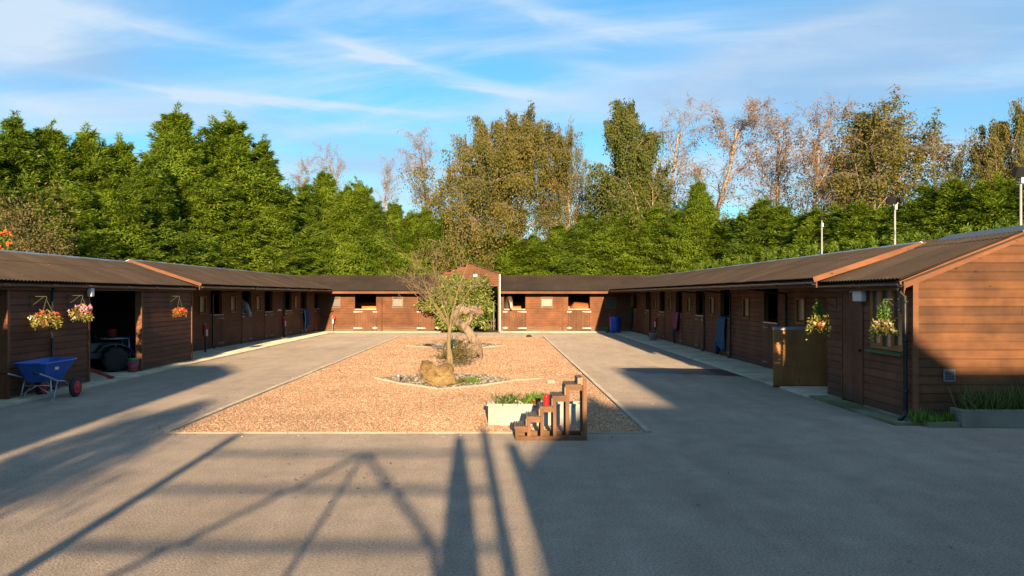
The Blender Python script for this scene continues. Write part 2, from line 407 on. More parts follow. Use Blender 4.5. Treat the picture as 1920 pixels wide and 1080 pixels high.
M['conifer'] = leafmat('cypress fronds', [(.12, .185, .015), (.17, .26, .018), (.215, .31, .025), (.26, .19, .05)], .42)
M['conifer_b'] = leafmat('bluish green cypress fronds', [(.10, .165, .016), (.145, .23, .02), (.18, .27, .028), (.23, .18, .05)], .42)
M['hedge_light'] = leafmat('bright hedge tips', [(.08, .13, .015), (.15, .24, .025), (.21, .31, .04)])
M['birch_leaf'] = leafmat('olive birch leaves', [(.07, .08, .018), (.145, .15, .030), (.21, .185, .04), (.30, .19, .055)], .4)
M['birch_green'] = leafmat('green birch leaves', [(.05, .075, .016), (.095, .13, .024), (.15, .17, .03), (.22, .19, .04)], .4)
M['birch_brown'] = leafmat('turning birch leaves', [(.10, .06, .03), (.20, .12, .055), (.28, .17, .08), (.15, .13, .04)], .3)
M['laurel'] = leafmat('variegated laurel leaves', [(.07, .10, .018), (.13, .175, .032), (.22, .245, .055), (.38, .36, .13)], .15, .35)
M['shrub'] = leafmat('brown green shrub leaves', [(.07, .085, .025), (.13, .12, .04), (.22, .15, .055), (.11, .14, .03)], .3)
M['grassy'] = leafmat('strap leaves', [(.05, .09, .02), (.10, .17, .04), (.20, .22, .08)], .3, .5)
M['twig'] = plain('fine reddish twigs', (.20, .14, .09), .85, .25, 10)
M['bk_yel'] = leafmat('yellow green basket leaves', [(.12, .15, .025), (.28, .28, .05), (.45, .36, .07)], .3)
M['bk_rust'] = leafmat('rusty basket leaves', [(.13, .10, .02), (.30, .18, .03), (.36, .09, .03), (.32, .27, .05)], .3)
M['bk_green'] = leafmat('fresh green basket leaves', [(.05, .11, .015), (.12, .24, .03), (.22, .34, .06)], .3)
M['fl_red'] = leafmat('red petals', [(.55, .03, .03), (.75, .12, .06)], .2)
M['fl_pink'] = leafmat('pink petals', [(.55, .18, .40), (.80, .45, .60)], .2)
M['fl_white'] = leafmat('cream petals', [(.7, .6, .35), (.8, .75, .6)], .2)
M['fl_orange'] = leafmat('orange petals', [(.75, .15, .03), (.85, .28, .06)], .2)
def mk_glass(name, c, rough=.08):
    m, g = new_mat(name)
    pos = g.n('ShaderNodeNewGeometry').outputs['Position']
    n = g.noise(pos, 3, 5, .6)
    col = g.ramp(n, [(.3, tuple(x*.8 for x in c)), (.7, tuple(x*1.2 for x in c))])
    finish(g, col, rough, n, .05, .01, .6); return m
M['glass'] = mk_glass('old window glass', (.10, .12, .11), .15)
M['perspex'] = mk_glass('clouded stable window', (.05, .052, .036), .35)
M['perspex_lit'] = mk_glass('sunlit frosted window', (.30, .25, .18), .35)  # frosted panes with the light on them put into the colour

# ------------------------------------------------------------------ ground, yard
def sheet(name, pts, z, mat, kind='structure'):
    b = MB(); b.quad(*[(x, y, z) for x, y in pts]); o = b.build(name, mat); o['kind'] = kind; return o
sheet('ground', [(-700, -500), (700, -500), (700, 900), (-700, 900)], -.02, M['ground'])
sheet('yard_asphalt', [(-10.4, -14), (30, -14), (30, 13.3), (7.4, 13.9), (7.4, 48.4), (-10.4, 48.4)], 0, M['asphalt'])
def slab(name, x0, x1, y0, y1, z0, z1, mat, kind='structure'):
    o = MB().box(x0, x1, y0, y1, z0, z1).build(name, mat); o['kind'] = kind; return o
# aprons poured in bays
def apron(name, x0, x1, y0, y1, n, mat, alongy=True):
    b = MB()
    for i in range(n):
        g = .008
        if alongy:
            a = y0+(y1-y0)*i/n; c = y0+(y1-y0)*(i+1)/n; b.box(x0, x1, a+g, c-g, -.05, .045+random.uniform(0, .006))
        else:
            a = x0+(x1-x0)*i/n; c = x0+(x1-x0)*(i+1)/n; b.box(a+g, c-g, y0, y1, -.05, .045+random.uniform(0, .006))
    o = b.build(name, mat); o['kind'] = 'structure'; bevel(o, .008); return o
apron('left_apron', -11.0, -8.85, 26.7, 47.2, 6, M['concrete'])
apron('shed_floor', -13.2, -8.85, 12.0, 26.68, 4, M['concrete'])
apron('right_apron', 6.06, 9.6, 17.25, 47.2, 9, M['concrete'])
apron('hut_apron', 6.08, 6.9, 13.5, 17.22, 2, M['concrete_moss'])
apron('back_apron', -11.2, -3.15, 47.22, 52, 3, M['concrete'], False)
apron('back_apron_right', .08, 9.6, 47.22, 52, 3, M['concrete'], False)
slab('passage_floor', -3.13, .06, 47.4, 60, -.05, .03, M['ground'])

# gravel bed with its edging
GX0, GX1, GY0, GY1 = -4.78, 2.13, 12.8, 42.3
sheet('gravel_bed', [(GX0, GY0), (GX1, GY0), (GX1, GY1), (GX0, GY1)], .006, M['gravel_base'])
b = MB()
for (x0, x1, y0, y1) in [(GX0-.09, GX0, GY0-.02, GY1+.09), (GX1, GX1+.09, GY0-.02, GY1+.09), (GX0, GX1, GY0-.06, GY0-.0), (GX0, GX1, GY1, GY1+.08)]:
    if y1-y0 > x1-x0:
        n = 12
        for i in range(n):
            a = y0+(y1-y0)*i/n; c = y0+(y1-y0)*(i+1)/n; b.box(x0+random.uniform(-.006, .006), x1, a+.004, c-.004, -.05, .035+random.uniform(0, .012))
    else:
        n = 4
        for i in range(n):
            a = x0+(x1-x0)*i/n; c = x0+(x1-x0)*(i+1)/n; b.box(a+.004, c-.004, y0, y1, -.05, .018+random.uniform(0, .006))
o = b.build('gravel_edging', M['kerb']); o['kind'] = 'structure'; bevel(o, .006)

def scatter_group(name, mat, density, smin, smax, src_pts, z, seed, near=None):
    """stones strewn over a polygon with geometry nodes; near=(y, factor) thins stones beyond y"""
    me = bpy.data.meshes.new(name); me.from_pydata([(x, y, z) for x, y in src_pts], [], [tuple(range(len(src_pts)))]); me.update()
    o = bpy.data.objects.new(name, me); COL.objects.link(o); o['kind'] = 'stuff'
    ng = bpy.data.node_groups.new(name+'_nodes', 'GeometryNodeTree')
    ng.interface.new_socket('Geometry', in_out='INPUT', socket_type='NodeSocketGeometry')
    ng.interface.new_socket('Geometry', in_out='OUTPUT', socket_type='NodeSocketGeometry')
    g = NT(ng); gi = g.n('NodeGroupInput'); go = g.n('NodeGroupOutput')
    dp = g.n('GeometryNodeDistributePointsOnFaces', {'Mesh': gi.outputs[0], 'Density': density, 'Seed': seed})
    ico = g.n('GeometryNodeMeshIcoSphere', {'Radius': .5, 'Subdivisions': 1})
    sc = g.n('FunctionNodeRandomValue', {0: (smin, smin, smin*.5), 1: (smax, smax, smax*.75)}, data_type='FLOAT_VECTOR')
    ro = g.n('FunctionNodeRandomValue', {0: (-.5, -.5, 0), 1: (.5, .5, 6.28)}, data_type='FLOAT_VECTOR')
    sm = g.n('GeometryNodeSetMaterial', {'Geometry': ico.outputs[0], 'Material': mat})
    ip = g.n('GeometryNodeInstanceOnPoints', {'Points': dp.outputs[0], 'Instance': sm.outputs[0], 'Rotation': ro.outputs[0], 'Scale': sc.outputs[0]})
    ng.links.new(ip.outputs[0], go.inputs[0])
    md = o.modifiers.new('scatter', 'NODES'); md.node_group = ng
    return o
scatter_group('gravel', M['gravel'], 2600, .015, .036, [(GX0+.02, GY0+.02), (GX1-.02, GY0+.02), (GX1-.02, 22), (GX0+.02, 22)], .010, 1)
scatter_group('gravel', M['gravel'], 1000, .022, .046, [(GX0+.02, 22), (GX1-.02, 22), (GX1-.02, GY1-.02), (GX0+.02, GY1-.02)], .010, 2)

for k_, (x0, x1, y0, y1, dn) in enumerate([(GX0-.7, GX0-.1, GY0, GY1, 5), (GX1+.1, GX1+.7, GY0, GY1, 5), (GX0, GX1, GY0-.6, GY0-.07, 9)]):
    scatter_group('spilled_gravel', M['gravel'], dn, .014, .034, [(x0, y0), (x1, y0), (x1, y1), (x0, y1)], .006, 11+k_)

# damp patch on the right of the yard
b = MB(); pts = []
for (x, y) in [(3.2, 24.0), (3.6, 24.25), (4.6, 24.2), (5.6, 24.0), (6.05, 23.7), (6.05, 21.6), (5.6, 21.9), (5.1, 22.3), (4.7, 22.2), (4.3, 22.7), (3.8, 22.5), (3.6, 23.1), (3.3, 23.2), (3.45, 23.6)]:
    pts.append((x, y, .004))
b.quad(*pts); o = b.build('wet_patch', M['wet']); o['kind'] = 'structure'

# ------------------------------------------------------------------ timber buildings
P_ = .135
BOARD_PROF = [(0, 0), (-.022, .003), (-.019, .116), (-.008, .122), (-.008, .134), (0, .134)]
UNIT = {}
def unit_board(mat):
    if mat.name not in UNIT:
        UNIT[mat.name] = MB().prism(BOARD_PROF, 0, 1).mesh('board', mat)
    return UNIT[mat.name]
def minus(iv, a, b):
    out = []
    for (p, q) in iv:
        if b <= p or a >= q: out.append((p, q)); continue
        if a > p: out.append((p, a))
        if b < q: out.append((b, q))
    return out
def clad(parent, F, u0, u1, z0, z1, holes, mat, single, ext=None, ustuff=None, maxlen=4.2):
    """lapped boards on a wall; F = matrix of the wall in the thing's space"""
    mb = MB(); z = z0; r = 0
    while z < z1-.03:
        zc = z+P_/2; a, b2 = (u0, u1) if ext is None else ext(z+P_*.45)
        if b2-a < .05: break
        iv = [(a, b2)]
        for (h0, h1, hz0, hz1) in holes:
            if hz0 < zc < hz1: iv = minus(iv, h0, h1)
        segs = []
        for (p, q) in iv:
            L = q-p
            if L < .02: continue
            if L > maxlen and single:
                c = p+L*random.uniform(.35, .65); segs += [(p, c-.002), (c+.002, q)]
            elif L > maxlen:
                k = int(L//3.6)+1; off = random.uniform(-.4, .4)
                cuts = [p]+[p+L*i/k+off for i in range(1, k)]+[q]
                segs += [(cuts[i]+.002, cuts[i+1]-.002) for i in range(k)]
            else: segs.append((p, q))
        zz = z+random.uniform(-.0015, .0015)
        for (p, q) in segs:
            if single and (ustuff is None or ustuff(p, q)):
                link(unit_board(mat), 'board', parent, F @ Matrix.Translation((p, 0, zz)) @ Matrix.Diagonal((q-p, 1+random.uniform(-.1, .15), 1, 1)))
            else:
                y = random.uniform(-.002, .002)
                mb.prism([(c+y, d+zz) for c, d in BOARD_PROF], p, q, F)
        z += P_
    if mb.v:
        o = mb.build('cladding', mat, parent); o['kind'] = 'stuff'

WAVE = .135
SHEETS = {}
def sheet_mesh(Ls, waves=8, n=8):
    key = (round(Ls, 3), waves, n)
    if key in SHEETS: return SHEETS[key]
    V = []; Fc = []; cols = waves*n+1; t = .006; A = .017
    for row in (0, 1):
        for i in range(cols):
            x = i*WAVE/n; zz = A*math.cos(2*math.pi*i/n)
            V.append((x, row*Ls, zz)); V.append((x, row*Ls, zz-t))
    for i in range(cols-1):
        a = 2*i; b_ = 2*cols
        Fc.append((a, a+2, a+2+b_, a+b_)); Fc.append((a+1, a+1+b_, a+3+b_, a+3))
        Fc.append((a, a+1, a+3, a+2)); Fc.append((a+b_, a+2+b_, a+3+b_, a+1+b_))
    me = bpy.data.meshes.new('roof_sheet'); me.from_pydata(V, [], Fc); me.update(); me.materials.append(M['roof'])
    SHEETS[key] = me; return me
def slope_M(u, y0, z0, y1, z1):
    a = math.atan2(z1-z0, y1-y0)
    return Matrix.Translation((u, y0, z0)) @ Matrix.Rotation(a, 4, 'X')
def roof(parent, u0, u1, yE, zE, yR, zR, yB, zB, split=.62, gutter=True, cap='galv', fasc='fascia', gutter_u=None):
    Ls = math.hypot(yR-yE, zR-zE); w = 8*WAVE; step = w-WAVE
    a = math.atan2(zR-zE, yR-yE); u = u0
    l1 = Ls*split; m1 = sheet_mesh(l1+.08); m2 = sheet_mesh(Ls-l1)
    n = int(math.ceil((u1-u0-WAVE)/step))
    for i in range(n):
        uu = u0+i*step
        if i == n-1: uu = u1-w
        lift = .003*(i % 2)+random.uniform(0, .002)
        S = slope_M(uu, yE, zE, yR, zR)
        link(m1, 'roof_sheet', parent, S @ Matrix.Translation((0, random.uniform(-.006, .004), .028+lift)))
        link(m2, 'roof_sheet', parent, S @ Matrix.Translation((0, l1, .036+lift)))
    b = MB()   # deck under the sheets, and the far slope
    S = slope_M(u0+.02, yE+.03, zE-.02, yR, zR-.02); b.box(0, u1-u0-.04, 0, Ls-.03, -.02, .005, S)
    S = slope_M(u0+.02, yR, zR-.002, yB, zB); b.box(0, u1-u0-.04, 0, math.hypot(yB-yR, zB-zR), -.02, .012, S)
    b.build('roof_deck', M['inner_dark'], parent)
    if cap:
        b = MB()
        k = int((u1-u0)/1.0); st = (u1-u0)/k
        for i in range(k):
            b.prism([(yR-.16, zR-.015-.16*math.tan(a)+.05), (yR, zR+.065), (yR+.16, zR-.01), (yR+.16, zR-.03), (yR, zR+.04), (yR-.16, zR-.03-.16*math.tan(a)+.05)], u0+i*st, u0+(i+1)*st+.03)
        b.build('ridge_cap', M[cap], parent)
    b = MB(); b.box(u0, u1, yE+.035, yE+.06, zE-.15, zE-.012); b.build('fascia', M[fasc], parent)
    # rafter feet below the canopy
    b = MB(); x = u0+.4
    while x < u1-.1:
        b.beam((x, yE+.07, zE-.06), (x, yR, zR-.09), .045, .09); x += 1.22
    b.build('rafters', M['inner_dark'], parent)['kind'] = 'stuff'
    if gutter:
        g0, g1 = gutter_u or (u0, u1)
        prof = [(yE-.02+.055*math.cos(t), zE-.045+.055*math.sin(t)) for t in [math.pi+math.pi*i/6 for i in range(7)]]
        prof += [(yE-.02+.049*math.cos(t), zE-.045+.049*math.sin(t)) for t in [2*math.pi-math.pi*i/6 for i in range(7)]]
        b = MB(); b.prism(prof, g0, g1)
        x = g0+.1
        while x < g1:
            pr = [(yE-.02+.062*math.cos(t), zE-.045+.062*math.sin(t)) for t in [math.pi+math.pi*i/6 for i in range(7)]]+[(yE+.04, zE-.03)]
            b.prism(pr, x, x+.03); x += 1.8
        b.build('gutter', M['black_pl'], parent)
def barge(parent, u, yE, zE, yR, zR, both=None, mat='barge', up=.055, dn=.04, th=.03):
    S = slope_M(u, yE, zE, yR, zR); b = MB(); b.box(-th, 0, -.02, math.hypot(yR-yE, zR-zE)+.02, -dn, up, S)
    if both: S = slope_M(u, yR, zR, *both); b.box(-th, 0, .02, math.hypot(both[0]-yR, both[1]-zR), -dn, up, S)
    return b.build('barge_board', M[mat], parent)

def half_door(parent, F, u0, u1, z0, z1, mat, strip, hinge_left=True, hinges=True, matname='stable_door'):
    b = MB(); n = max(4, round((u1-u0)/.145)); w = (u1-u0)/n
    for i in range(n):
        b.box(u0+i*w+.004, u0+(i+1)*w-.004, -.045+random.uniform(-.002, .002), -.022, z0, z1-.012, F)
    b.box(u0+.02, u1-.02, -.0215, .0, z0+.1, z0+.22, F); b.box(u0+.02, u1-.02, -.0215, .0, z1-.2, z1-.08, F)
    d = b.build(matname, mat, parent)
    MB().box(u0-.01, u1+.01, -.055, .005, z1-.011, z1+.02, F).build('top_strip', strip, d)
    if hinges:
        for zz in (z0+.13, z1-.13):
            b = MB()
            a, c, e = (u0-.07, u0+.12, u0+.42) if hinge_left else (u1+.07, u1-.12, u1-.42)
            pts = [(a, zz-.035), (c, zz-.03), (e, zz-.008), (e, zz+.008), (c, zz+.03), (a, zz+.035)]
            if not hinge_left: pts = pts[::-1]
            i = len(b.v)
            b.v += [tuple(F @ Vector((p, -.055, q))) for p, q in pts]+[tuple(F @ Vector((p, -.047, q))) for p, q in pts]
            b.f.append(tuple(range(6))); b.f.append(tuple(range(6, 12))[::-1])
            for k in range(6): b.f.append((k, 6+k, 6+(k+1) % 6, (k+1) % 6))
            b.build('strap_hinge', M['white_paint'] if strip is M['white_paint'] else M['dull'], d)
        b = MB(); s = u1 if hinge_left else u0; sg = -1 if hinge_left else 1
        zz = z1-.13
        b.box(min(s-sg*.06, s+sg*.16), max(s-sg*.06, s+sg*.16), -.07, -.05, zz-.02, zz+.02, F); b.build('bolt', M['galv'], d)
        b = MB(); zz = z0+.14
        b.box(min(s-sg*.07, s+sg*.2), max(s-sg*.07, s+sg*.2), -.065, -.046, zz-.02, zz+.02, F)
        b.box(min(s+sg*.02, s+sg*.10), max(s+sg*.02, s+sg*.10), -.08, -.066, zz-.06, zz+.06, F)
        b.build('kick_bolt', M['white_paint'] if strip is M['white_paint'] else M['dull'], d)
    return d
def opening_frame(parent, F, u0, u1, z0, z1, mat, w=.06, lintel=True):
    b = MB(); b.box(u0-w, u0, -.032, .09, z0, z1, F); b.box(u1, u1+w, -.032, .09, z0, z1, F)
    if lintel: b.box(u0-w, u1+w, -.034, .09, z1+.001, z1+w, F)
    return b.build('door_frame', mat, parent)
def small_window(parent, F, u0, u1, z0, z1, mat, pane, grille=True):
    b = MB(); w = .045
    b.box(u0-w, u0, -.05, .06, z0-w, z1+w, F); b.box(u1, u1+w, -.05, .06, z0-w, z1+w, F)
    b.box(u0, u1, -.05, .06, z1, z1+w, F); b.box(u0, u1, -.055, .06, z0-w, z0, F)
    f = b.build('window', mat, parent)
    MB().box(u0, u1, .012, .018, z0, z1, F).build('pane', pane, f)
    if grille:
        b = MB(); n = 7
        for i in range(1, n):
            u = u0+(u1-u0)*i/n; b.box(u-.006, u+.006, -.012, -.004, z0, z1, F)
            zz = z0+(z1-z0)*i/n; b.box(u0, u1, -.003, .004, zz-.006, zz+.006, F)
        b.build('grille', M['grey_pl'], f)
    return f
def downpipe(parent, F, u, ytop, ztop, zbot, mat='black_pl', r=.034, shoe=True):
    b = MB(); pts = []
    if ytop < -.2: pts += [(u, ytop, ztop), (u, ytop, ztop-.06), (u, -.08, ztop-.22)]
    else: pts += [(u, -.08, ztop)]
    pts += [(u, -.08, zbot+.12)]
    if shoe: pts += [(u, -.09, zbot+.06), (u, -.16, zbot+.02)]
    b.tube([F @ Vector(p) for p in pts], r, 8)
    for zz in (zbot+.35, (zbot+ztop)/2, ztop-.35):
        b.tube([F @ Vector((u, -.08, zz-.02)), F @ Vector((u, -.08, zz+.02))], r*1.25, 8)
    return b.build('downpipe', M[mat], parent, True)
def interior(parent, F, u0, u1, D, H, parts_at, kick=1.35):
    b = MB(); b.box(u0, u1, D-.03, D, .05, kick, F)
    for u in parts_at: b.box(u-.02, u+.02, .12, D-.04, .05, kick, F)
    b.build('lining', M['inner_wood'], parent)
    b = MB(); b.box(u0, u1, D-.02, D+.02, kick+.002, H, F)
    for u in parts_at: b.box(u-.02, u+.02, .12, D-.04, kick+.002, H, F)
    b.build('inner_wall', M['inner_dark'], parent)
def gable_infill(parent, u, pts, mat, th=.04):
    """pts: (y,z) outline, in the plane u"""
    MB().prism(pts, u-th/2, u+th/2).build('end_wall', mat, parent)
I4 = Matrix.Identity(4)

# ---- stables along the left side
WL = (-10.85, 26.45)
left = thing('stable_block', 'long dark brown stable row down the left side of the yard', 'stables', (WL[0], WL[1], 0), R(90), 'timber stable ranges round the yard')
ang = math.atan2((-9.84+10.85), (48.7-26.45)); F = Matrix.Rotation(-ang, 4, 'Z')   # the wall runs slightly askew of the eaves
Lw = 22.4
def uL(px):   # u on the left wall from the column seen in the photograph
    k = (px-935)/1650; s, c = math.sin(ang), math.cos(ang)
    # point = (WL.x + u*s, WL.y + u*c): x = k*y
    return (k*WL[1]-WL[0])/(s-k*c)
doorsL = [(393.5, 414), (453, 469), (496.5, 508), (534.5, 543), (565, 572), (590, 597)]
winsL = [(374, 383), (432, 440), (480.5, 486.5), (552, 557.5)]
openL = []; holes = []
for a, c in doorsL:
    m_ = (uL(a)+uL(c))/2; openL.append((m_-.55, m_+.6)); holes.append((m_-.55, m_+.6, 0, 2.19))
winL = []
for a, c in winsL:
    m_ = (uL(a)+uL(c))/2; winL.append((m_-.27, m_+.27)); holes.append((m_-.27, m_+.27, 1.37, 1.93))
clad(left, F, .05, Lw, .06, 2.5, holes, M['clad_row'], False)
ML = M['door_row']
for i, (a, c) in enumerate(openL):
    opening_frame(left, F, a, c, .05, 2.19, M['trim_v'])
    if i == 0:   # this lower door stands ajar, turned out over the apron
        Fo = F @ Matrix.Translation((c, -.04, 0)) @ Matrix.Rotation(R(-10), 4, 'Z')
        half_door(left, Fo, -(c-a)+.03, -.02, .08, 1.27, ML, M['strip'], False)
    else: half_door(left, F, a+.01, c-.01, .08, 1.27, ML, M['strip'], False)
for a, c in winL: small_window(left, F, a, c, 1.37, 1.93, M['window_wood'], M['perspex_lit'], False)
eL, rL = -8.95, -11.1
yE = -(eL-WL[0]); yR = -(rL-WL[0])
roof(left, 0, 23.0, yE, 2.32, yR, 3.03, yR+2.3, 2.2, fasc='fascia')
barge(left, 0, yE, 2.32, yR, 3.03)
interior(left, F, .1, Lw, 3.1, 2.6, [1.0, 4.2, 8.0, 11.5, 15.2, 19.0])
gable_infill(left, .03, [(-.0, .05), (3.1, .05), (3.1, 2.4), (yR, 3.05), (-.0, 2.72)], M['clad_row'])
downpipe(left, F, uL(395)-.0, -1.75, 2.3, .05); downpipe(left, F, uL(530), -1.4, 2.3, .05)
# small white sign board between the doors
MB().box(uL(520), uL(525.5), -.04, -.026, 1.28, 1.36, F).build('notice_plate', M['white_pl'], left)

# ---- shed at the near left
SH = (-9.26, 9.0)
shed = thing('storage_shed', 'dark brown timber storage shed at near left with wide open doorway', 'shed', (SH[0], SH[1], 0), R(90))
def uS(px): return 9.26*1650/(935-px)-SH[1]
dw = (uS(166), uS(262)); dw0 = (uS(-130), uS(9))
Ls_ = 26.5-SH[1]
clad(shed, I4, .0, Ls_, .07, 2.2, [(dw[0], dw[1], 0, 2.3), (dw0[0], dw0[1], 0, 2.3)], M['clad_shed'], True, ustuff=lambda p, q: q > dw0[1]+.1)
b = MB(); b.box(0, Ls_+.01, -.05, .0, 2.125, 2.235); b.build('eaves_board', M['trim_v'], shed)
for (a, c) in (dw, dw0):
    b = MB(); b.box(a-.07, a-.001, -.04, .1, .05, 2.12); b.build('door_jamb', M['trim_v'], shed)
    b = MB(); b.box(c+.001, c+.09, -.05, .12, .05, 2.12); b.build('door_jamb', M['barge'], shed)  # far jamb painted in the sunlit orange, unlike the near one
b = MB(); b.box(Ls_-.06, Ls_+.012, -.045, .06, .05, 2.12); b.build('corner_post', M['trim'], shed)
b = MB()
for k in range(16):
    b.prism([(c-.0, d+.07+k*P_) for c, d in BOARD_PROF], 0, 1.6, Matrix.Translation((Ls_+.0, 0, 0)) @ Matrix.Rotation(R(90), 4, 'Z'))
o = b.build('return_cladding', M['clad_shed'], shed); o['kind'] = 'stuff'
roof(shed, 0, Ls_-.1, -.12, 2.26, 1.84, 2.96, 3.9, 2.3, fasc='fascia', gutter=True)
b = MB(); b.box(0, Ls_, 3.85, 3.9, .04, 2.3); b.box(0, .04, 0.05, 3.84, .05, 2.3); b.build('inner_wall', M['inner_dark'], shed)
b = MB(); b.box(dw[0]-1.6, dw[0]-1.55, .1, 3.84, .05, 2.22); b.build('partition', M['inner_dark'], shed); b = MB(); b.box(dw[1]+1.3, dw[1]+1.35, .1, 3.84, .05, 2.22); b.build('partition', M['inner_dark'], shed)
gable_infill(shed, Ls_-.12, [(.05, .06), (3.84, .06), (3.84, 2.28), (1.84, 2.96), (.05, 2.3)], M['clad_shed'])
downpipe(shed, I4, uS(91), -.1, 2.2, .05)
# plinth strip along the shed
b = MB(); b.box(dw0[1]+.1, dw[0]-.05, -.05, .0, 0.0, .068); b.box(dw[1]+.05, Ls_, -.05, .0, 0.0, .068); b.build('plinth', M['trough'], shed)

# ---- range across the back, two parts and a gabled passage
YB = 48.3; SC = 1650/YB
def bx_(px): return (px-935)/SC
bl = thing('stable_block', 'sunlit brown stable range left of the gabled passage at the far end', 'stables', (-11.2, YB, 0), 0, 'timber stable ranges round the yard')
O = -11.2
dl = [(665.5, 705.5), (784, 824)]; wl = [(622, 637), (737, 754.5)]
hol = [(bx_(a)-O, bx_(c)-O, 0, 2.18) for a, c in dl]+[(bx_(a)-O, bx_(c)-O, 1.35, 1.88) for a, c in wl]
hol += [(.95, 1.25, 0, 2.18)]
clad(bl, I4, .6, 8.13, .06, 2.52, hol, M['clad_back'], False)
for i, (a, c) in enumerate(dl):
    u0, u1 = bx_(a)-O, bx_(c)-O
    opening_frame(bl, I4, u0, u1, .05, 2.18, M['trim_v'], .05)
    half_door(bl, I4, u0+.01, u1-.01, .08, 1.24, M['door_back'], M['white_paint'], True)
for a, c in wl: small_window(bl, I4, bx_(a)-O, bx_(c)-O, 1.35, 1.88, M['win_pale'], M['perspex'])
roof(bl, .1, 8.12, -1.2, 2.25, 1.2, 3.08, 3.6, 2.25, gutter=False, cap='roof', fasc='barge')  # brown fascia given the sunlit orange as its colour
interior(bl, I4, 1.35, 8.05, 3.4, 2.6, [2.0, 5.3], 1.6)
gable_infill(bl, 8.1, [(0.06, .05), (3.5, .05), (3.5, 2.3), (1.2, 3.0), (0.06, 2.65)], M['clad_back'])
downpipe(bl, I4, bx_(716)-O, -.1, 2.2, .05, 'fascia')
br = thing('stable_block', 'sunlit brown stable range right of the gabled passage, horse looking out of its first door', 'stables', (.1, YB, 0), 0, 'timber stable ranges round the yard')
O2 = .1
dr = [(945, 985), (1065, 1106)]; wr = [(1016, 1035), (1136, 1153.5)]
hol = [(bx_(a)-O2, bx_(c)-O2, 0, 2.18) for a, c in dr]+[(bx_(a)-O2, bx_(c)-O2, 1.35, 1.88) for a, c in wr]
clad(br, I4, .02, 7.6, .06, 2.52, hol, M['clad_back'], False)
for i, (a, c) in enumerate(dr):
    u0, u1 = bx_(a)-O2, bx_(c)-O2
    opening_frame(br, I4, u0, u1, .05, 2.18, M['trim_v'], .05)
    half_door(br, I4, u0+.01, u1-.01, .08, 1.24, M['door_back'], M['white_paint'], False)
for a, c in wr: small_window(br, I4, bx_(a)-O2, bx_(c)-O2, 1.35, 1.88, M['win_pale'], M['perspex'])
roof(br, .02, 8.6, -1.2, 2.25, 1.2, 3.08, 3.6, 2.25, gutter=False, cap='roof', fasc='barge')  # sunlit orange painted on this brown fascia too
interior(br, I4, .08, 8.0, 3.4, 2.6, [2.2], 1.6)
gable_infill(br, .04, [(0.06, .05), (3.5, .05), (3.5, 2.3), (1.2, 3.0), (0.06, 2.65)], M['clad_back'])
MB().box(bx_(1055)-O2-.04, bx_(1055)-O2+.04, -.05, -.026, .06, 2.3).build('cover_strip', M['trim_v'], br)
def bulkhead(parent, F, u, z, w=.16, h=.09, y=-.1, mat='white_pl'):
    b = MB(); b.box(u-w/2, u+w/2, y, -.026, z-h/2, z+h/2, F); o = b.build('bulkhead_lamp', M[mat], parent); bevel(o, .015, 2); return o
bulkhead(bl, I4, bx_(715)-O, 2.13, .17, .09); bulkhead(br, I4, bx_(1054)-O2, 2.13, .17, .09)

pas = thing('gabled_passage', 'taller brown gabled passage in the middle of the far range', 'building', (-3.07, YB-.35, 0), 0)
W_ = 3.15; pk = 3.72; ez = 3.2
def gext(z):
    if z <= ez: return (0.0, W_)
    k = min(1, (z-ez)/(pk-ez)); return (W_/2*k, W_-W_/2*k)
clad(pas, I4, 0, W_, 2.62, pk, [], M['clad_back'], False, ext=gext)
b = MB(); b.box(0, .12, .0, .12, 0, 2.62); b.box(W_-.12, W_, .0, .12, 0, 2.62); b.box(0, W_, .001, .1, 2.5, 2.63); b.build('opening_frame', M['trim'], pas)
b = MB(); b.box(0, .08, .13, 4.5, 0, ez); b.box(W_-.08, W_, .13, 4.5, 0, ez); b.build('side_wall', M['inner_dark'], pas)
b = MB()
for s in (0, 1):
    x0, x1 = (-.1, W_/2) if s == 0 else (W_+.1, W_/2)
    Mx = Matrix.Translation((x0, -.12, ez-.0)) @ Matrix.Rotation(-math.atan2(pk-ez+.04, x1-x0) if s == 0 else -math.atan2(pk-ez+.04, x1-x0), 4, 'Y')
    b.box(0, math.hypot(x1-x0, pk-ez), 0, 4.6, 0, .05, Mx)
b.build('roof', M['roof'], pas)
MB().box(W_-.05, W_+.02, -.06, .0, 0.05, 3.15).build('corner_strip', M['pole'], pas)
MB().box(1.70, 1.9, -.07, -.026, 3.02, 3.16).build('lamp', M['white_pl'], pas)

# ---- stables along the right side
XR = 7.25; YR0 = 48.6
right = thing('stable_block', 'long dark brown stable row down the right side, rugs over its doors', 'stables', (XR, YR0, 0), R(-90), 'timber stable ranges round the yard')
def uR(px): return YR0-XR*1650/(px-935)
doorsR = [(1436, 1459), (1352, 1371), (1307, 1320), (1269, 1279.5), (1238.5, 1247), (1212, 1220), (1189, 1194)]
winsR = [(1497, 1510), (1396, 1405.6), (1333, 1340.5), (1290, 1296), (1255, 1260), (1227.5, 1231), (1203, 1206), (1184, 1187)]
holes = []; opR = []; wR = []
for a, c in doorsR:
    m_ = (uR(a)+uR(c))/2; opR.append((m_-.6, m_+.6)); holes.append((m_-.6, m_+.6, 0, 2.18))
opR.append((YR0-19.02, YR0-17.85)); holes.append((YR0-19.02, YR0-17.85, 0, 2.18))
for a, c in winsR:
    m_ = (uR(a)+uR(c))/2; wR.append((m_-.27, m_+.27)); holes.append((m_-.27, m_+.27, 1.36, 1.90))
nearu = YR0-27
clad(right, I4, .3, nearu-.002, .06, 2.6, [h for h in holes], M['clad_row'], False)
clad(right, I4, nearu, YR0-16.7, .06, 2.6, [h for h in holes], M['clad_row'], True)
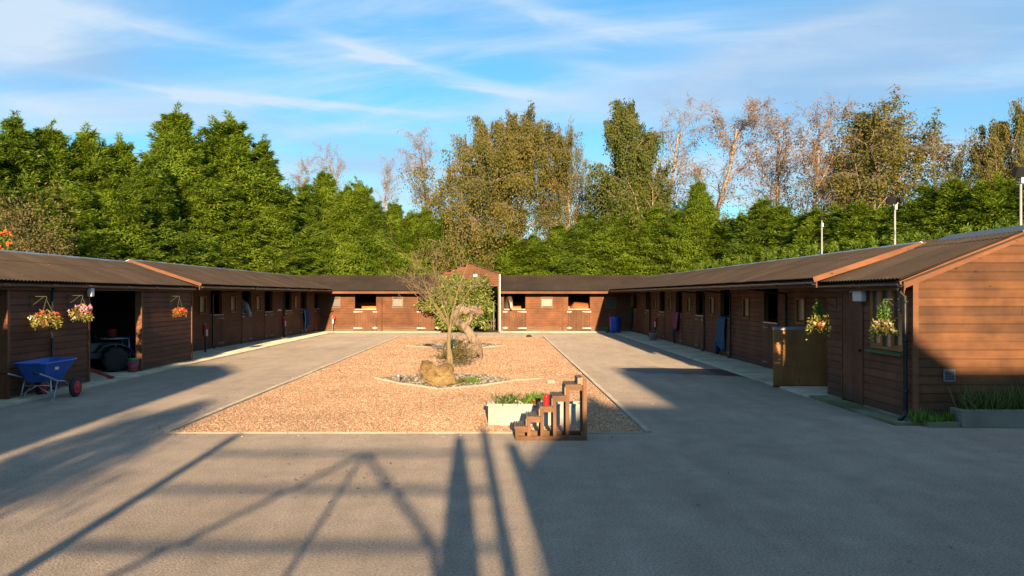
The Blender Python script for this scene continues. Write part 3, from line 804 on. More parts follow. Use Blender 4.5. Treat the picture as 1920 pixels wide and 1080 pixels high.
for i, (a, c) in enumerate(opR):
    opening_frame(right, I4, a, c, .05, 2.18, M['trim_v'])
    if i < 7: half_door(right, I4, a+.01, c-.01, .08, 1.27, ML, M['strip'], i in (0, 2))
for a, c in wR: small_window(right, I4, a, c, 1.36, 1.90, M['window_wood'], M['perspex_lit'], False)
roof(right, 0, YR0-16.6, -1.3, 2.30, .7, 2.955, 3.2, 2.2, gutter_u=(1.0, YR0-16.55))
# barge at the near end faces the camera: it is the u1 end
uE = YR0-16.6
S = slope_M(uE, -1.3, 2.30, .7, 2.955); b = MB(); b.box(.001, .032, -.02, math.hypot(2.0, .655)+.02, -.045, .055, S)
S = slope_M(uE, .7, 2.955, 3.2, 2.2); b.box(.001, .032, .02, 2.5, -.06, .07, S); b.build('barge_board', M['barge'], right)
interior(right, I4, .3, YR0-16.7, 2.9, 2.6, [1.5, 4.6, 8.2, 11.8, 15.6, 19.3, 23.0, 26.5, 30.2])
gable_infill(right, uE-.05, [(-.0, .05), (2.9, .05), (2.9, 2.25), (.8, 2.96), (-.0, 2.68)], M['clad_row'])
for px in (1480, 1374, 1324, 1221): downpipe(right, I4, uR(px), -1.28, 2.26, .05)
# the lower door swung right out over the apron
Fo = Matrix.Translation((YR0-19.0, -.02, 0)) @ Matrix.Rotation(R(-90), 4, 'Z')
b = MB(); b.box(0, 1.30, -.03, .012, .06, 1.30, Fo); d = b.build('open_door', M['ply'], right); d['label'] = 'orange plywood lower door swung out into the yard'; bevel(d, .004)
d2 = MB().box(-.0, 1.305, -.034, .016, 1.26, 1.325, Fo).build('top_strip', M['strip'], d)
MB().box(0, 1.3, -.02, .02, .02, .058, Fo).build('bottom_edge', M['trim_v'], d)

# ---- hut at the near right
HX, HY1 = 6.45, 17.2; HG = 13.68
hut = thing('timber_hut', 'brown timber hut at near right with its orange sunlit gable end towards the viewer', 'hut', (HX, HY1, 0), R(-90))
LH = HY1-HG
def uH(px): return HY1-HX*1650/(px-935)
hd = (uH(1583), uH(1620)); hw = (uH(1637), uH(1701))
clad(hut, I4, 0.0, LH, .08, 2.22, [(hd[0], hd[1], 0, 2.03), (hw[0], hw[1], 1.08, 2.17)], M['clad_near'], True)
# plank door
b = MB(); b.box(hd[0]-.03, hd[0], -.04, .05, .06, 2.03); b.box(hd[1], hd[1]+.03, -.04, .05, .06, 2.03); b.box(hd[0]-.03, hd[1]+.03, -.045, .05, 2.031, 2.07)
b.box(hd[0], hd[1], -.006, .004, .07, 2.03)
dd = b.build('door', M['trim_v'], hut)
pm = None; n = 8; w = (hd[1]-hd[0])/n
for i in range(n):
    if pm is None: pm = MB().prism([(0, 0), (-.018, 0), (-.018, 1.93), (0, 1.93)], .004, w-.004).mesh('plank', M['clad_near'])
    link(pm, 'plank', dd, Matrix.Translation((hd[0]+i*w, -.007, .09)))
MB().box(hd[1]-.09, hd[1]-.06, -.07, -.027, 1.0, 1.05).build('door_handle', M['black'], dd)
# casement window
z0, z1 = 1.10, 2.17; a, c = hw
b = MB(); b.box(a, a+.05, -.05, .05, z0, z1); b.box(c-.05, c, -.05, .05, z0, z1); b.box(a+.05, c-.05, -.05, .05, z1-.05, z1); b.box(a+.05, c-.05, -.05, .05, z0, z0+.05)
m1_, m2_ = a+(c-a)*.36, a+(c-a)*.66
b.box(m1_-.025, m1_+.025, -.055, .05, z0+.05, z1-.05); b.box(m2_-.03, m2_+.03, -.055, .05, z0+.05, z1-.05)
wnd = b.build('casement_window', M['window_wood'], hut); bevel(wnd, .004)
for (p, q) in ((a+.05, m1_-.025), (m1_+.025, m2_-.03), (m2_+.03, c-.05)):
    MB().box(p, q, -.01, -.004, z0+.05, z1-.05).build('pane', M['glass'], wnd)
    if p != m1_+.025:
        b = MB(); b.box(p, p+.04, -.045, -.011, z0+.051, z1-.051); b.box(q-.04, q, -.045, -.011, z0+.051, z1-.051); b.box(p+.04, q-.04, -.045, -.011, z0+.051, z0+.09); b.box(p+.04, q-.04, -.045, -.011, z1-.09, z1-.051)
        b.box(p+.04, q-.04, -.03, -.0115, (z0+z1)/2-.012, (z0+z1)/2+.012)
        b.build('sash', M['window_wood'], wnd)
    else:
        MB().box(p, q, -.03, -.0115, (z0+z1)/2-.012, (z0+z1)/2+.012).build('glazing_bar', M['grey_pl'], wnd)
o = MB().prism([(-.13, 1.035), (-.13, 1.06), (.0, 1.095), (.0, 1.035)], a-.06, c+.05).build('sill', plain('green mossy sill', (.09, .12, .045), .9, .3, 12), wnd)
# gable end: a wall frame turned to face the viewer
G = Matrix.Translation((LH, 0, 0)) @ Matrix.Rotation(R(90), 4, 'Z')
Wg = 3.9; zE_, zR_ = 2.22, 3.02; xr = 1.85
def hext(z):
    if z <= zE_: return (0.0, Wg)
    k = min(1, (z-zE_)/(zR_-zE_)); return (xr*k, Wg-(Wg-xr)*k)
clad(hut, G, 0, Wg, .08, zR_+.02, [], M['clad_gable'], True, ext=hext, maxlen=3.2)
b = MB(); b.box(-.03, .055, -.05, -.0, .06, 2.2, G); b.build('corner_board', M['barge'], hut)
b = MB()
for (pa, pb) in (((-.22, 2.15), (xr, 3.0)), ((xr, 3.0), (Wg+.2, 2.15))):
    d = Vector((pb[0]-pa[0], 0, pb[1]-pa[1])); an = math.atan2(d.z, d.x)
    b.box(0, d.length, -.055, -.028, -.06, .07, G @ Matrix.Translation((pa[0], 0, pa[1])) @ Matrix.Rotation(-an, 4, 'Y'))
b.build('barge_board', M['barge'], hut)
b = MB(); b.box(.46, .61, -.045, -.025, .68, .84, G); b.box(.445, .46, -.05, -.025, .665, .855, G); b.box(.61, .625, -.05, -.025, .665, .855, G); b.box(.46, .61, -.05, -.025, .84, .855, G); b.box(.46, .61, -.05, -.025, .665, .68, G)
v = b.build('air_vent', M['grey_pl'], hut)
b = MB()
for k in range(6): b.box(.465, .605, -.053, -.046, .69+k*.024, .702+k*.024, G)
b.build('louvre', M['black'], v)
roof(hut, .0, LH+.12, -.24, 2.23, 1.85, 3.03, 3.95, 2.2, split=.78, cap=False)
# pale ridge flashing with its turned edge
b = MB(); b.prism([(1.62, 3.0), (1.85, 3.115), (2.1, 3.0), (2.1, 2.98), (1.85, 3.09), (1.62, 2.98)], .9, LH+.13); b.build('ridge_flashing', plain('dull grey flashing', (.15, .17, .185), .7, .2, 8), hut)
b = MB(); b.box(0, .03, .03, 3.85, .05, 2.25); b.box(0.04, LH, 3.86, 3.9, .05, 2.25); b.box(.04, LH, 1.9, 1.94, .05, 2.2); b.build('inner_wall', M['inner_dark'], hut)
b = MB(); b.box(.0, hd[0]-.04, -.03, .0, .0, .079); b.box(hd[1]+.04, LH, -.03, .0, 0.0, .079); b.box(LH, LH+.03, 0, Wg, 0, .079); b.build('plinth', M['trough'], hut)
b = MB(); b.tube([(LH-.08, -.22, 2.16), (LH-.08, -.2, 2.08), (LH-.08, -.1, 1.98), (LH-.08, -.09, .2), (LH-.08, -.1, .12), (LH-.04, -.2, .06)], .036, 10)
for zz in (.5, 1.3, 1.9): b.tube([(LH-.08, -.09, zz-.02), (LH-.08, -.09, zz+.02)], .046, 10)
b.build('downpipe', M['black_pl'], hut, True)
b = MB(); b.box(uH(1612), uH(1629), -.14, -.026, 1.89, 2.15); o = b.build('bulkhead_lamp', M['white_pl'], hut); bevel(o, .03, 3)
b = MB(); b.box(uH(1606), uH(1613), -.16, -.026, 2.12, 2.19); b.tube([(uH(1611), -.1, 2.12), (uH(1608), -.13, 2.05)], .02, 8); o = b.build('motion_sensor', M['white_pl'], hut); bevel(o, .015, 2)

# ------------------------------------------------------------------ leaves
def leaf_quads(C, D, Nn, L, W):
    """C centres (n,3) at leaf base, D direction, Nn rough normal -> diamond leaves"""
    D = D/np.linalg.norm(D, axis=1, keepdims=True)
    S = np.cross(D, Nn); S /= np.maximum(np.linalg.norm(S, axis=1, keepdims=True), 1e-6)
    L = np.asarray(L).reshape(-1, 1); W = np.asarray(W).reshape(-1, 1)
    n = len(C); V = np.empty((n, 4, 3))
    V[:, 0] = C; V[:, 1] = C+D*L*.45+S*W*.5; V[:, 2] = C+D*L; V[:, 3] = C+D*L*.45-S*W*.5
    return V.reshape(-1, 3), np.arange(n*4).reshape(n, 4)
def runit(n):
    v = rng.normal(size=(n, 3)); return v/np.linalg.norm(v, axis=1, keepdims=True)

def conifer_mesh(name, H, Rad, nb, nl, mat, top=.35, seed=0, ls=.34, leaders=3, fill=.45):
    """sprays of small fronds on upswept branches; ragged leaders at the top"""
    r = np.random.default_rng(seed)
    t = np.sort(r.random(nb)**.85); az = np.arange(nb)*2.39996+r.normal(0, .35, nb)
    prof = np.minimum(1, ((1-t)/top))**.85
    lump = .62+.50*r.random(nb)**1.2+.16*np.sin(t*13+az*2+seed)
    rad = np.maximum(Rad*prof*lump, .10*Rad)+.05*Rad
    Cs, Ds, Ns, Ls, Ws, Ts = [], [], [], [], [], []
    lead = [(0, 0, 1.0)]+[(r.uniform(-.30, .30)*Rad, r.uniform(-.30, .30)*Rad, r.uniform(.86, .96)) for _ in range(leaders-1)]
    def spray(base, d, Lb, a, n, k, wide=1.0):
        s = r.beta(1.9, 1.1, n); side = np.array([-math.sin(a), math.cos(a), 0])
        wid = (.06+.30*np.sin(np.minimum(1, s*1.02)*math.pi*.9))*min(1, Lb*.8)*wide
        la = r.uniform(-1, 1, n)*wid; th = r.normal(0, .06*wide, n)
        C = base+d*(s*Lb)[:, None]+side*la[:, None]+np.array([0, 0, 1])*(th-.16*(s**2)*Lb*.5-.35*np.abs(la))[:, None]
        D = d*.8+side*(la/np.maximum(wid, .05))[:, None]*.55+r.normal(0, .25, (n, 3)); D[:, 2] -= .1+.5*s
        Cs.append(C); Ds.append(D); Ns.append(r.normal(0, .45, (n, 3))+np.array([0, 0, 1.0]))
        Ls.append(r.uniform(.55, 1.25, n)*ls*k); Ws.append(r.uniform(.16, .30, n)*ls*k)
        Ts.append(np.clip(r.normal(.42, .17, n)+r.normal(0, .10), 0, .8)+(r.random(n) < .025)*.3)
    for i in range(nb):
        a = az[i]; up = r.uniform(.15, .7) if t[i] < .75 else r.uniform(.5, 1.4)
        d = np.array([math.cos(a), math.sin(a), up]); d /= np.linalg.norm(d)
        Lb = min(rad[i]/max(.4, math.hypot(d[0], d[1])), Rad*1.4)
        off = lead[i % len(lead)] if t[i] > .72 else (0, 0, 1)
        base = np.array([off[0]*max(0, t[i]-.72)/.28, off[1]*max(0, t[i]-.72)/.28, t[i]*H*.95*(off[2] if t[i] > .72 else 1)-Lb*d[2]*.5])
        spray(base, d, Lb, a, nl if t[i] < .8 else int(nl*.8), 1.0)
    for (lx, ly, lz) in lead:      # the whips
        for q in range(7):
            a = q*2.4; z = H*lz*(1-.012*q-.0)
            spray(np.array([lx, ly, z-.55-.14*q]), np.array([.25*math.cos(a)+.12, .25*math.sin(a), 1.0]), .62, a, int(nl*.28), .8, .5)
    # short shoots filling the outer shell between the sprays
    n = int(nb*nl*fill); tt = r.random(n)**.9; a = r.uniform(0, 6.283, n)
    pr = np.minimum(1, (1-tt)/top)**.85*(.70+.16*np.sin(tt*13+a*2+seed)+.10*np.sin(tt*31+a*5))
    rr = Rad*pr*r.uniform(.72, 1.0, n)+.02
    C = np.stack([rr*np.cos(a), rr*np.sin(a), tt*H*.95], 1); out = np.stack([np.cos(a), np.sin(a), np.full(n, .35)], 1)
    Cs.append(C); Ds.append(r.normal(0, .6, (n, 3))+out*.35-np.array([0, 0, .35])); Ns.append(out+r.normal(0, .35, (n, 3)))
    Ls.append(r.uniform(.5, 1.0, n)*ls); Ws.append(r.uniform(.18, .32, n)*ls)
    Ts.append(np.clip(r.normal(.42, .16, n)+.12*np.sin(tt*17+a*3), 0, .8)+(r.random(n) < .03)*.3)
    V, Fc = leaf_quads(np.concatenate(Cs), np.concatenate(Ds), np.concatenate(Ns), np.concatenate(Ls), np.concatenate(Ws))
    return np_mesh(name, V, Fc, mat, np.clip(np.concatenate(Ts), 0, 1))

CON = [conifer_mesh('crown', 10, 2.5, 290, 215, M['conifer'], .50, 11, .23), conifer_mesh('crown', 10, 2.6, 290, 215, M['conifer_b'], .58, 12, .235),
       conifer_mesh('crown', 10, 2.4, 280, 215, M['conifer'], .45, 13, .23, 2), conifer_mesh('crown', 10, 2.8, 300, 215, M['conifer'], .62, 14, .24, 4)]
def conifer_trunk():
    return MB().tube([(0, 0, 0), (.05, .02, 3), (0, .05, 6.5), (.02, 0, 9.8)], [.2, .15, .08, .015], 7).mesh('trunk', M['trunk'], True)
CTR = conifer_trunk()
ORD = ['first', 'second', 'third', 'fourth', 'fifth', 'sixth', 'seventh', 'eighth', 'ninth', 'tenth', 'eleventh', 'twelfth', 'thirteenth', 'fourteenth', 'fifteenth', 'sixteenth', 'seventeenth', 'eighteenth', 'nineteenth', 'twentieth', 'twenty first', 'twenty second', 'twenty third', 'twenty fourth', 'twenty fifth', 'twenty sixth']
def conifer(x, y, h, w, k, label, group, rz=None):
    t = thing('conifer_tree', label, 'conifer', (x, y, -.02), random.uniform(0, 6.28) if rz is None else rz, group)
    t.rotation_euler[0] = random.uniform(-.02, .02)
    Sx = Matrix.Diagonal((w, w, h/10, 1))
    link(CTR, 'trunk', t, Sx); link(CON[k % 4], 'crown', t, Sx); return t
def at(px, Y, py=None):
    X = (px-935)/1650*Y
    return (X, Y) if py is None else (X, Y, 2+(554-py)/1650*Y)
# tall row behind the left stables: px of the tip, py of the tip, distance, width
tallL = [(-70, 232, 36, 1.25), (22, 222, 38, 1.2), (92, 236, 40, 1.2), (160, 240, 42, 1.25), (232, 258, 44, 1.2), (282, 292, 43, 1.1), (330, 204, 48, 1.45), (378, 262, 50, 1.0), (440, 216, 52, 1.75), (492, 262, 53, 1.2)]
for i, (px, py, Y, w) in enumerate(tallL):
    x, y, z = at(px, Y, py)
    lab = {6: 'tallest conifer with ragged twin leaders behind the left stables', 8: 'broad tall conifer with rounded top, right-hand end of the tall row'}.get(i, 'tall green conifer behind the left stables, %s from the left of its row' % ORD[i])
    conifer(x, y, z+.25, w, i, lab, 'tall conifers behind the left stables')
    
fillL = [(-20, 330, 33, 1.2), (60, 345, 35, 1.2), (130, 340, 37, 1.2), (205, 330, 39, 1.2), (285, 330, 42, 1.2), (355, 330, 46, 1.3), (425, 330, 49, 1.3), (500, 350, 51, 1.2)]
for i, (px, py, Y, w) in enumerate(fillL):
    x, y, z = at(px, Y, py); conifer(x, y, z, w, i+1, 'lower conifer in front of the tall row behind the left stables, %s from the left' % ORD[i], 'lower conifers before the tall row')
mid = [(540, 352, 56), (572, 345, 55), (612, 318, 57), (648, 345, 56), (672, 338, 57), (700, 372, 56), (738, 378, 57), (772, 400, 56), (800, 388, 57), (838, 398, 57), (868, 440, 58), (905, 445, 59)]
for i, (px, py, Y) in enumerate(mid):
    x, y, z = at(px, Y, py); conifer(x, y, z+.2, 1.05+random.uniform(-.1, .1), i, 'bright green hedge conifer above the far range, %s from the left' % ORD[i], 'hedge conifers beyond the left half of the far range')
rt = [(950, 440, 59), (1000, 440, 58), (1050, 420, 58), (1098, 400, 57), (1142, 402, 56), (1185, 395, 56), (1225, 385, 56), (1262, 392, 55), (1308, 338, 54), (1350, 420, 53), (1388, 400, 52), (1428, 372, 50), (1462, 385, 49), (1496, 402, 47), (1534, 392, 45), (1572, 388, 44), (1612, 380, 42), (1655, 385, 41), (1700, 380, 40), (1742, 350, 39), (1788, 335, 38), (1832, 360, 37), (1880, 330, 36), (1925, 345, 35), (1975, 340, 34)]
for i, (px, py, Y) in enumerate(rt):
    x, y, z = at(px, Y, py); conifer(x, y, z+.2, (1.15 if i != 8 else .95)*(.85+Y/300), i+2, 'hedge conifer beyond the right half of the yard, %s from the left' % ORD[i], 'hedge conifers beyond the right side')
# low bright growth right behind the right-hand roofs
hm = []
for i, px in enumerate(range(1290, 1990, 40)):
    Y = 44-(px-1290)*.028; x, y, z = at(px, Y, 486-(px-1290)*.125+random.uniform(-4, 4))
    hm.append((x+.8, y, z))
bm_ = conifer_mesh('foliage', 3.2, 1.6, 150, 220, M['hedge_light'], .9, 31, .15, 4)
for i, (x, y, z) in enumerate(hm):
    o = link(bm_, 'hedge_bush'); o.location = (x, y, -.1); o.rotation_euler = (0, 0, random.uniform(0, 6)); o.scale = (1.15, 1.15, (z+.1)/3.2)
    tag(o, 'bright yellow green bush showing just above the right roofs, %s from the left' % ORD[i], 'bush', 'bright bushes behind the right roofs')

# ---- birches
def branch_tree(H, seed, lean=.05, spread=.55, nmain=9, levels=3, r0=.16, fork=2, twigs=True, droop=.5, first=.25, mainL=.42, vee=False):
    """returns MB of wood and list of twig end segments"""
    rd = random.Random(seed); mb = MB(); tips = []
    def grow(p, d, L, r, lev):
        n = 5 if lev == 0 else 4; pts = [p]; rs = [r]; dd = d.copy(); nodes = []
        for k in range(n):
            dd = (dd+Vector((rd.gauss(0, .11), rd.gauss(0, .11), rd.gauss(0, .05)+(.05 if lev < 2 else -droop*.22)))).normalized()
            p = p+dd*(L/n); pts.append(p); rs.append(max(.006, r*(1-(k+1)/n*(.72 if lev < levels else .95)))); nodes.append((p, dd.copy(), rs[-1], (k+1)/n))
        mb.tube(pts, rs, 6 if lev == 0 else (5 if lev == 1 else 3), cap=False)
        if lev >= levels: tips.append(pts); return
        cnt = nmain if lev == 0 else (6 if lev == 1 else 4)
        for c in range(cnt):
            f = first+(1-first)*(c+rd.random()*.7)/cnt if lev == 0 else .2+.8*(c+rd.random())/cnt
            f = min(f, .99); idx = min(int(f*n), n-1); a, b_ = pts[idx], pts[idx+1]; q = a.lerp(b_, f*n-idx)
            az = c*2.4+rd.uniform(-.5, .5)+seed
            dd0 = (pts[idx+1]-pts[idx]).normalized()
            side = Vector((math.cos(az), math.sin(az), .1)); side = (side-dd0*side.dot(dd0)).normalized()
            sp = spread*(1.0 if lev else 1.0)
            nd = (dd0*math.cos(sp)+side*math.sin(sp)).normalized()
            LL = H*mainL*((1-.55*f) if vee else (1.12-.88*f)*min(1, .45+f*1.3)) if lev == 0 else L*rd.uniform(.38, .6)
            grow(q, nd, LL, rs[idx]*(.55 if lev else .5), lev+1)
        if lev < levels: tips.append(pts[-3:])
    grow(Vector((0, 0, 0)), Vector((lean, 0, 1)).normalized(), H*.93, r0, 0)
    return mb, tips
def birch_leaves(tips, per, mat, seed, ls=.13, hang=.8, p_keep=1.0, spreadr=.22):
    r = np.random.default_rng(seed); C = []; T = []
    for pts in tips:
        if r.random() > p_keep: continue
        P = np.array([tuple(p) for p in pts]); tone = r.normal(.45, .17)
        m_ = per; s = r.random(m_)*(len(P)-1); i = np.minimum(s.astype(int), len(P)-2); f = (s-i)[:, None]
        q = P[i]*(1-f)+P[i+1]*f
        st = r.integers(0, 5, m_); so_ = r.normal(0, spreadr, (5, 3)); off = so_[st]+r.normal(0, .05, (m_, 3)); off[:, 2] = -r.random(m_)**1.2*hang*r.uniform(.4, 1.3, 5)[st]
        off[:, :2] *= .55
        C.append(q+off); T.append(np.clip(tone+r.normal(0, .16, m_), 0, 1))
    C = np.concatenate(C); T = np.concatenate(T); n = len(C)
    D = r.normal(0, .6, (n, 3)); D[:, 2] -= .9
    V, Fc = leaf_quads(C, D, r.normal(size=(n, 3))+np.array([0, -.6, .3]), r.uniform(.7, 1.35, n)*ls, r.uniform(.5, .8, n)*ls)
    return np_mesh('crown', V, Fc, mat, T)
def twig_mesh(tips, per, seed, mat=None, L=.5, hang=.5, w=.022, p_keep=1.0):
    """hair thin hanging twigs"""
    r = np.random.default_rng(seed); Cs = []
    for pts in tips:
        if r.random() > p_keep: continue
        P = np.array([tuple(p) for p in pts]); s = r.random(per)*(len(P)-1); i = np.minimum(s.astype(int), len(P)-2); f = (s-i)[:, None]
        Cs.append(P[i]*(1-f)+P[i+1]*f)
    C = np.concatenate(Cs); n = len(C); D = r.normal(0, .55, (n, 3)); D[:, 2] -= hang
    V, Fc = leaf_quads(C, D, r.normal(size=(n, 3)), r.uniform(.5, 1.4, n)*L, np.full(n, w))
    return np_mesh('twigs', V, Fc, mat or M['twig'])
BV = {}
def birch_variant(key, H=14, seed=1, per=60, mat='birch_leaf', ls=.15, keep=1.0, twig=0, **kw):
    mb, tips = branch_tree(H, seed, **kw)
    d = {'H': H, 'trunk': mb.mesh('trunk', M['birch'], True)}
    if per: d['crown'] = birch_leaves(tips, per, M[mat], seed+50, ls, 1.5, keep)
    if twig: d['twigs'] = twig_mesh(tips, twig, seed+90)
    me = d.get('crown') or d['twigs']; co = np.empty(len(me.vertices)*3, dtype=np.float32); me.vertices.foreach_get('co', co); co = co.reshape(-1, 3)
    d['H'] = float(co[:, 2].max()); top = co[co[:, 2] > d['H']*.75]; d['off'] = top[:, :2].mean(0)
    BV[key] = d
birch_variant('dense', 14, 3, 125, 'birch_leaf', .13, twig=5, nmain=15, spread=.66, first=.12, mainL=.46)
birch_variant('dense2', 14, 5, 115, 'birch_leaf', .13, .92, twig=5, nmain=15, spread=.62, first=.12, mainL=.44)
birch_variant('green', 14, 8, 150, 'birch_green', .13, twig=3, nmain=16, spread=.55, first=.10, mainL=.34)
birch_variant('sparse', 14, 12, 14, 'birch_brown', .12, .55, twig=12, nmain=8, spread=.42, first=.3, mainL=.36, r0=.20, vee=True)
birch_variant('sparse2', 14, 15, 20, 'birch_brown', .12, .6, twig=12, nmain=9, spread=.42, first=.28, mainL=.34, r0=.20, vee=True)
birch_variant('half', 14, 18, 85, 'birch_leaf', .13, .8, twig=8, nmain=14, spread=.58, first=.15, mainL=.44, r0=.22)
birch_variant('bare', 14, 21, 5, 'birch_brown', .12, .35, twig=10, nmain=8, spread=.38, first=.3, mainL=.34, r0=.17, vee=True)
def birch(key, px, py, Y, wide, label, rz, lean=0.0, group='birches beyond the hedge'):
    d = BV[key]; x, y, z = at(px, Y, py); s = z/d['H']
    ox, oy = d['off']*s*wide; x -= ox*math.cos(rz)-oy*math.sin(rz); y -= ox*math.sin(rz)+oy*math.cos(rz)
    t = thing('birch_tree', label, 'birch', (x, y, -.02), rz, group)
    S_ = Matrix.Diagonal((s*wide, s*wide, s, 1))
    if lean: S_ = Matrix.Rotation(lean, 4, 'Y') @ S_
    for k in ('trunk', 'crown', 'twigs'):
        if k in d: link(d[k], k, t, S_)
birch('bare', 568, 292, 62, 1.0, 'small sparse birch left of the middle hedge, brown wisps of leaf', .3)
birch('bare', 622, 268, 63, .8, 'slender nearly bare birch behind the middle hedge', 2.0)
birch('bare', 712, 295, 64, .8, 'thin bare birch leaning left above the middle hedge', 4.0, -.08)
birch('bare', 785, 238, 62, 1.1, 'sparse birch with reddish leaves just left of the big birch', 1.2)
birch('dense', 932, 200, 60, .92, 'big olive birch with drooping crown behind the gabled passage, left trunk', .5)
birch('dense2', 1000, 192, 62, 1.0, 'big golden olive birch behind the far range, middle trunk', 2.2)
birch('half', 1058, 212, 63, .6, 'thinner browning birch at the right edge of the big clump', 4.1)
birch('green', 1178, 186, 60, .95, 'dense dark green birch with narrow crown beyond the right of the far range', 1.0)
birch('green', 1205, 330, 59, 1.1, 'shorter green birch leaning from behind the dense narrow one', 3.3)
birch('bare', 1275, 192, 60, 1.15, 'bare forked birch with pale stems right of the dense green birch', 5.0)
birch('sparse', 1385, 178, 56, 1.25, 'sparse russet birch, left of the tall pair', 2.6)
birch('sparse2', 1452, 196, 55, 1.2, 'sparse russet birch with crooked pale trunk, right of the tall pair', .9)
birch('sparse2', 1545, 185, 53, 1.1, 'thin brown birch with several pale stems left of the big right birch', 3.7)
birch('half', 1650, 168, 52, 1.45, 'big wide birch with pale central trunk behind the floodlights', 1.9)
birch('half', 1622, 215, 53, 1.1, 'leafy birch crowding the left side of the big right birch', 4.9)
birch('sparse', 1772, 248, 50, 1.0, 'small thin birch between the big right birch and the edge trees', 5.5)
birch('half', 1845, 235, 48, .95, 'bushy dark birch second from the right edge', .4)
birch('dense2', 1903, 165, 47, .75, 'tall narrow birch at the right edge of the view', 3.0)

# ---- rust and flower bush by the left edge, above the shed roof
def cloud_leaves(name, n, ctr, rad, ls, mat, seed, wr=.5, flat=1.0, shell=.6):
    r = np.random.default_rng(seed); v = r.normal(size=(n, 3)); v /= np.linalg.norm(v, axis=1, keepdims=True)
    lump = 1+.22*np.sin(v[:, 0]*5+seed)*np.cos(v[:, 1]*6)+.12*np.sin(v[:, 2]*11+v[:, 0]*9)
    rr = (shell+(1-shell)*r.random(n))*lump
    C = np.array(ctr)+v*rr[:, None]*np.array(rad)
    D = v*.6+r.normal(0, .6, (n, 3)); D[:, 2] -= .1
    V, Fc = leaf_quads(C, D, r.normal(0, .6, (n, 3))+v, r.uniform(.7, 1.3, n)*ls, r.uniform(.8, 1.2, n)*ls*wr)
    tone = np.clip(r.normal(.45, .2, n), 0, 1)
    return np_mesh(name, V, Fc, mat, tone)
t = thing('garden_shrub', 'large rust brown and green shrub behind the shed roof at the left edge', 'shrub', (-15.9, 29, 0))
link(cloud_leaves('foliage', 17000, (0, 0, 2.8), (2.2, 1.6, 2.7), .10, M['shrub'], 5, .5, shell=.45), 'foliage', t)
mb, tips = branch_tree(5.0, 44, spread=.6, nmain=8, levels=2, r0=.07, first=.1, mainL=.5); link(mb.mesh('stem', M['trunk']), 'stem', t)
t = thing('rowan_bush', 'dark green bush with orange red berries above the shed roof, cut by the left edge', 'bush', (-13.6, 23.0, 0))
link(cloud_leaves('foliage', 3500, (0, 0, 2.5), (.9, .8, 1.35), .12, M['conifer_b'], 9, .5, shell=.4), 'foliage', t)
b = MB()
for k in range(26):
    a_ = random.uniform(-1.4, .3); z = random.uniform(2.9, 3.7); c_ = Vector((.85*math.cos(a_)+random.uniform(-.2, .1), -.3+.8*math.sin(a_), z))
    for q in range(4):
        cc = c_+Vector([random.uniform(-.05, .05) for _ in range(3)]); b.lathe([(.001, -.03), (.025, -.018), (.032, 0), (.025, .018), (.001, .03)], 6, None, cc)
o = b.build('berries', M['fl_orange'], t); o['kind'] = 'stuff'
MB().tube([(0, 0, 0), (.05, 0, 1.4), (0, .1, 2.6)], [.06, .04, .02], 6).build('stem', M['trunk'], t)

# ------------------------------------------------------------------ middle of the yard
# laurel beside the passage
t = thing('laurel_bush', 'big rounded variegated laurel bush in front of the gabled passage', 'bush', (-1.85, 46.6, 0))
r = np.random.default_rng(77); n = 13000
v = r.normal(size=(n, 3)); v /= np.linalg.norm(v, axis=1, keepdims=True)
lump = 1+.24*np.sin(v[:, 0]*6+1)*np.cos(v[:, 2]*5)+.14*np.sin(v[:, 0]*11+v[:, 2]*9)+r.exponential(.05, n)
C = np.array((-.25, 0, 1.62))+v*((.55+.45*r.random(n))*lump)[:, None]*np.array((1.62, 1.0, 1.36))
C = C[C[:, 2] > .25]; n = len(C); v = v[:n]
D = r.normal(0, .6, (n, 3))+(C-np.array((0.1, 0, 1.6)))*.6; D[:, 2] -= .25
V, Fc = leaf_quads(C, D, r.normal(0, .5, (n, 3))+np.array((0, -.5, 1)), r.uniform(.11, .2, n), r.uniform(.05, .085, n))
link(np_mesh('foliage', V, Fc, M['laurel'], np.clip(r.normal(.5, .25, n), 0, 1)), 'foliage', t)
b = MB()
for k in range(6):
    a_ = k*1.1; b.tube([(.1*math.cos(a_), .1*math.sin(a_), 0), (.3*math.cos(a_), .3*math.sin(a_), .8), (.7*math.cos(a_), .5*math.sin(a_), 1.9)], [.05, .035, .015], 6)
b.build('stem', M['trunk'], t, True)

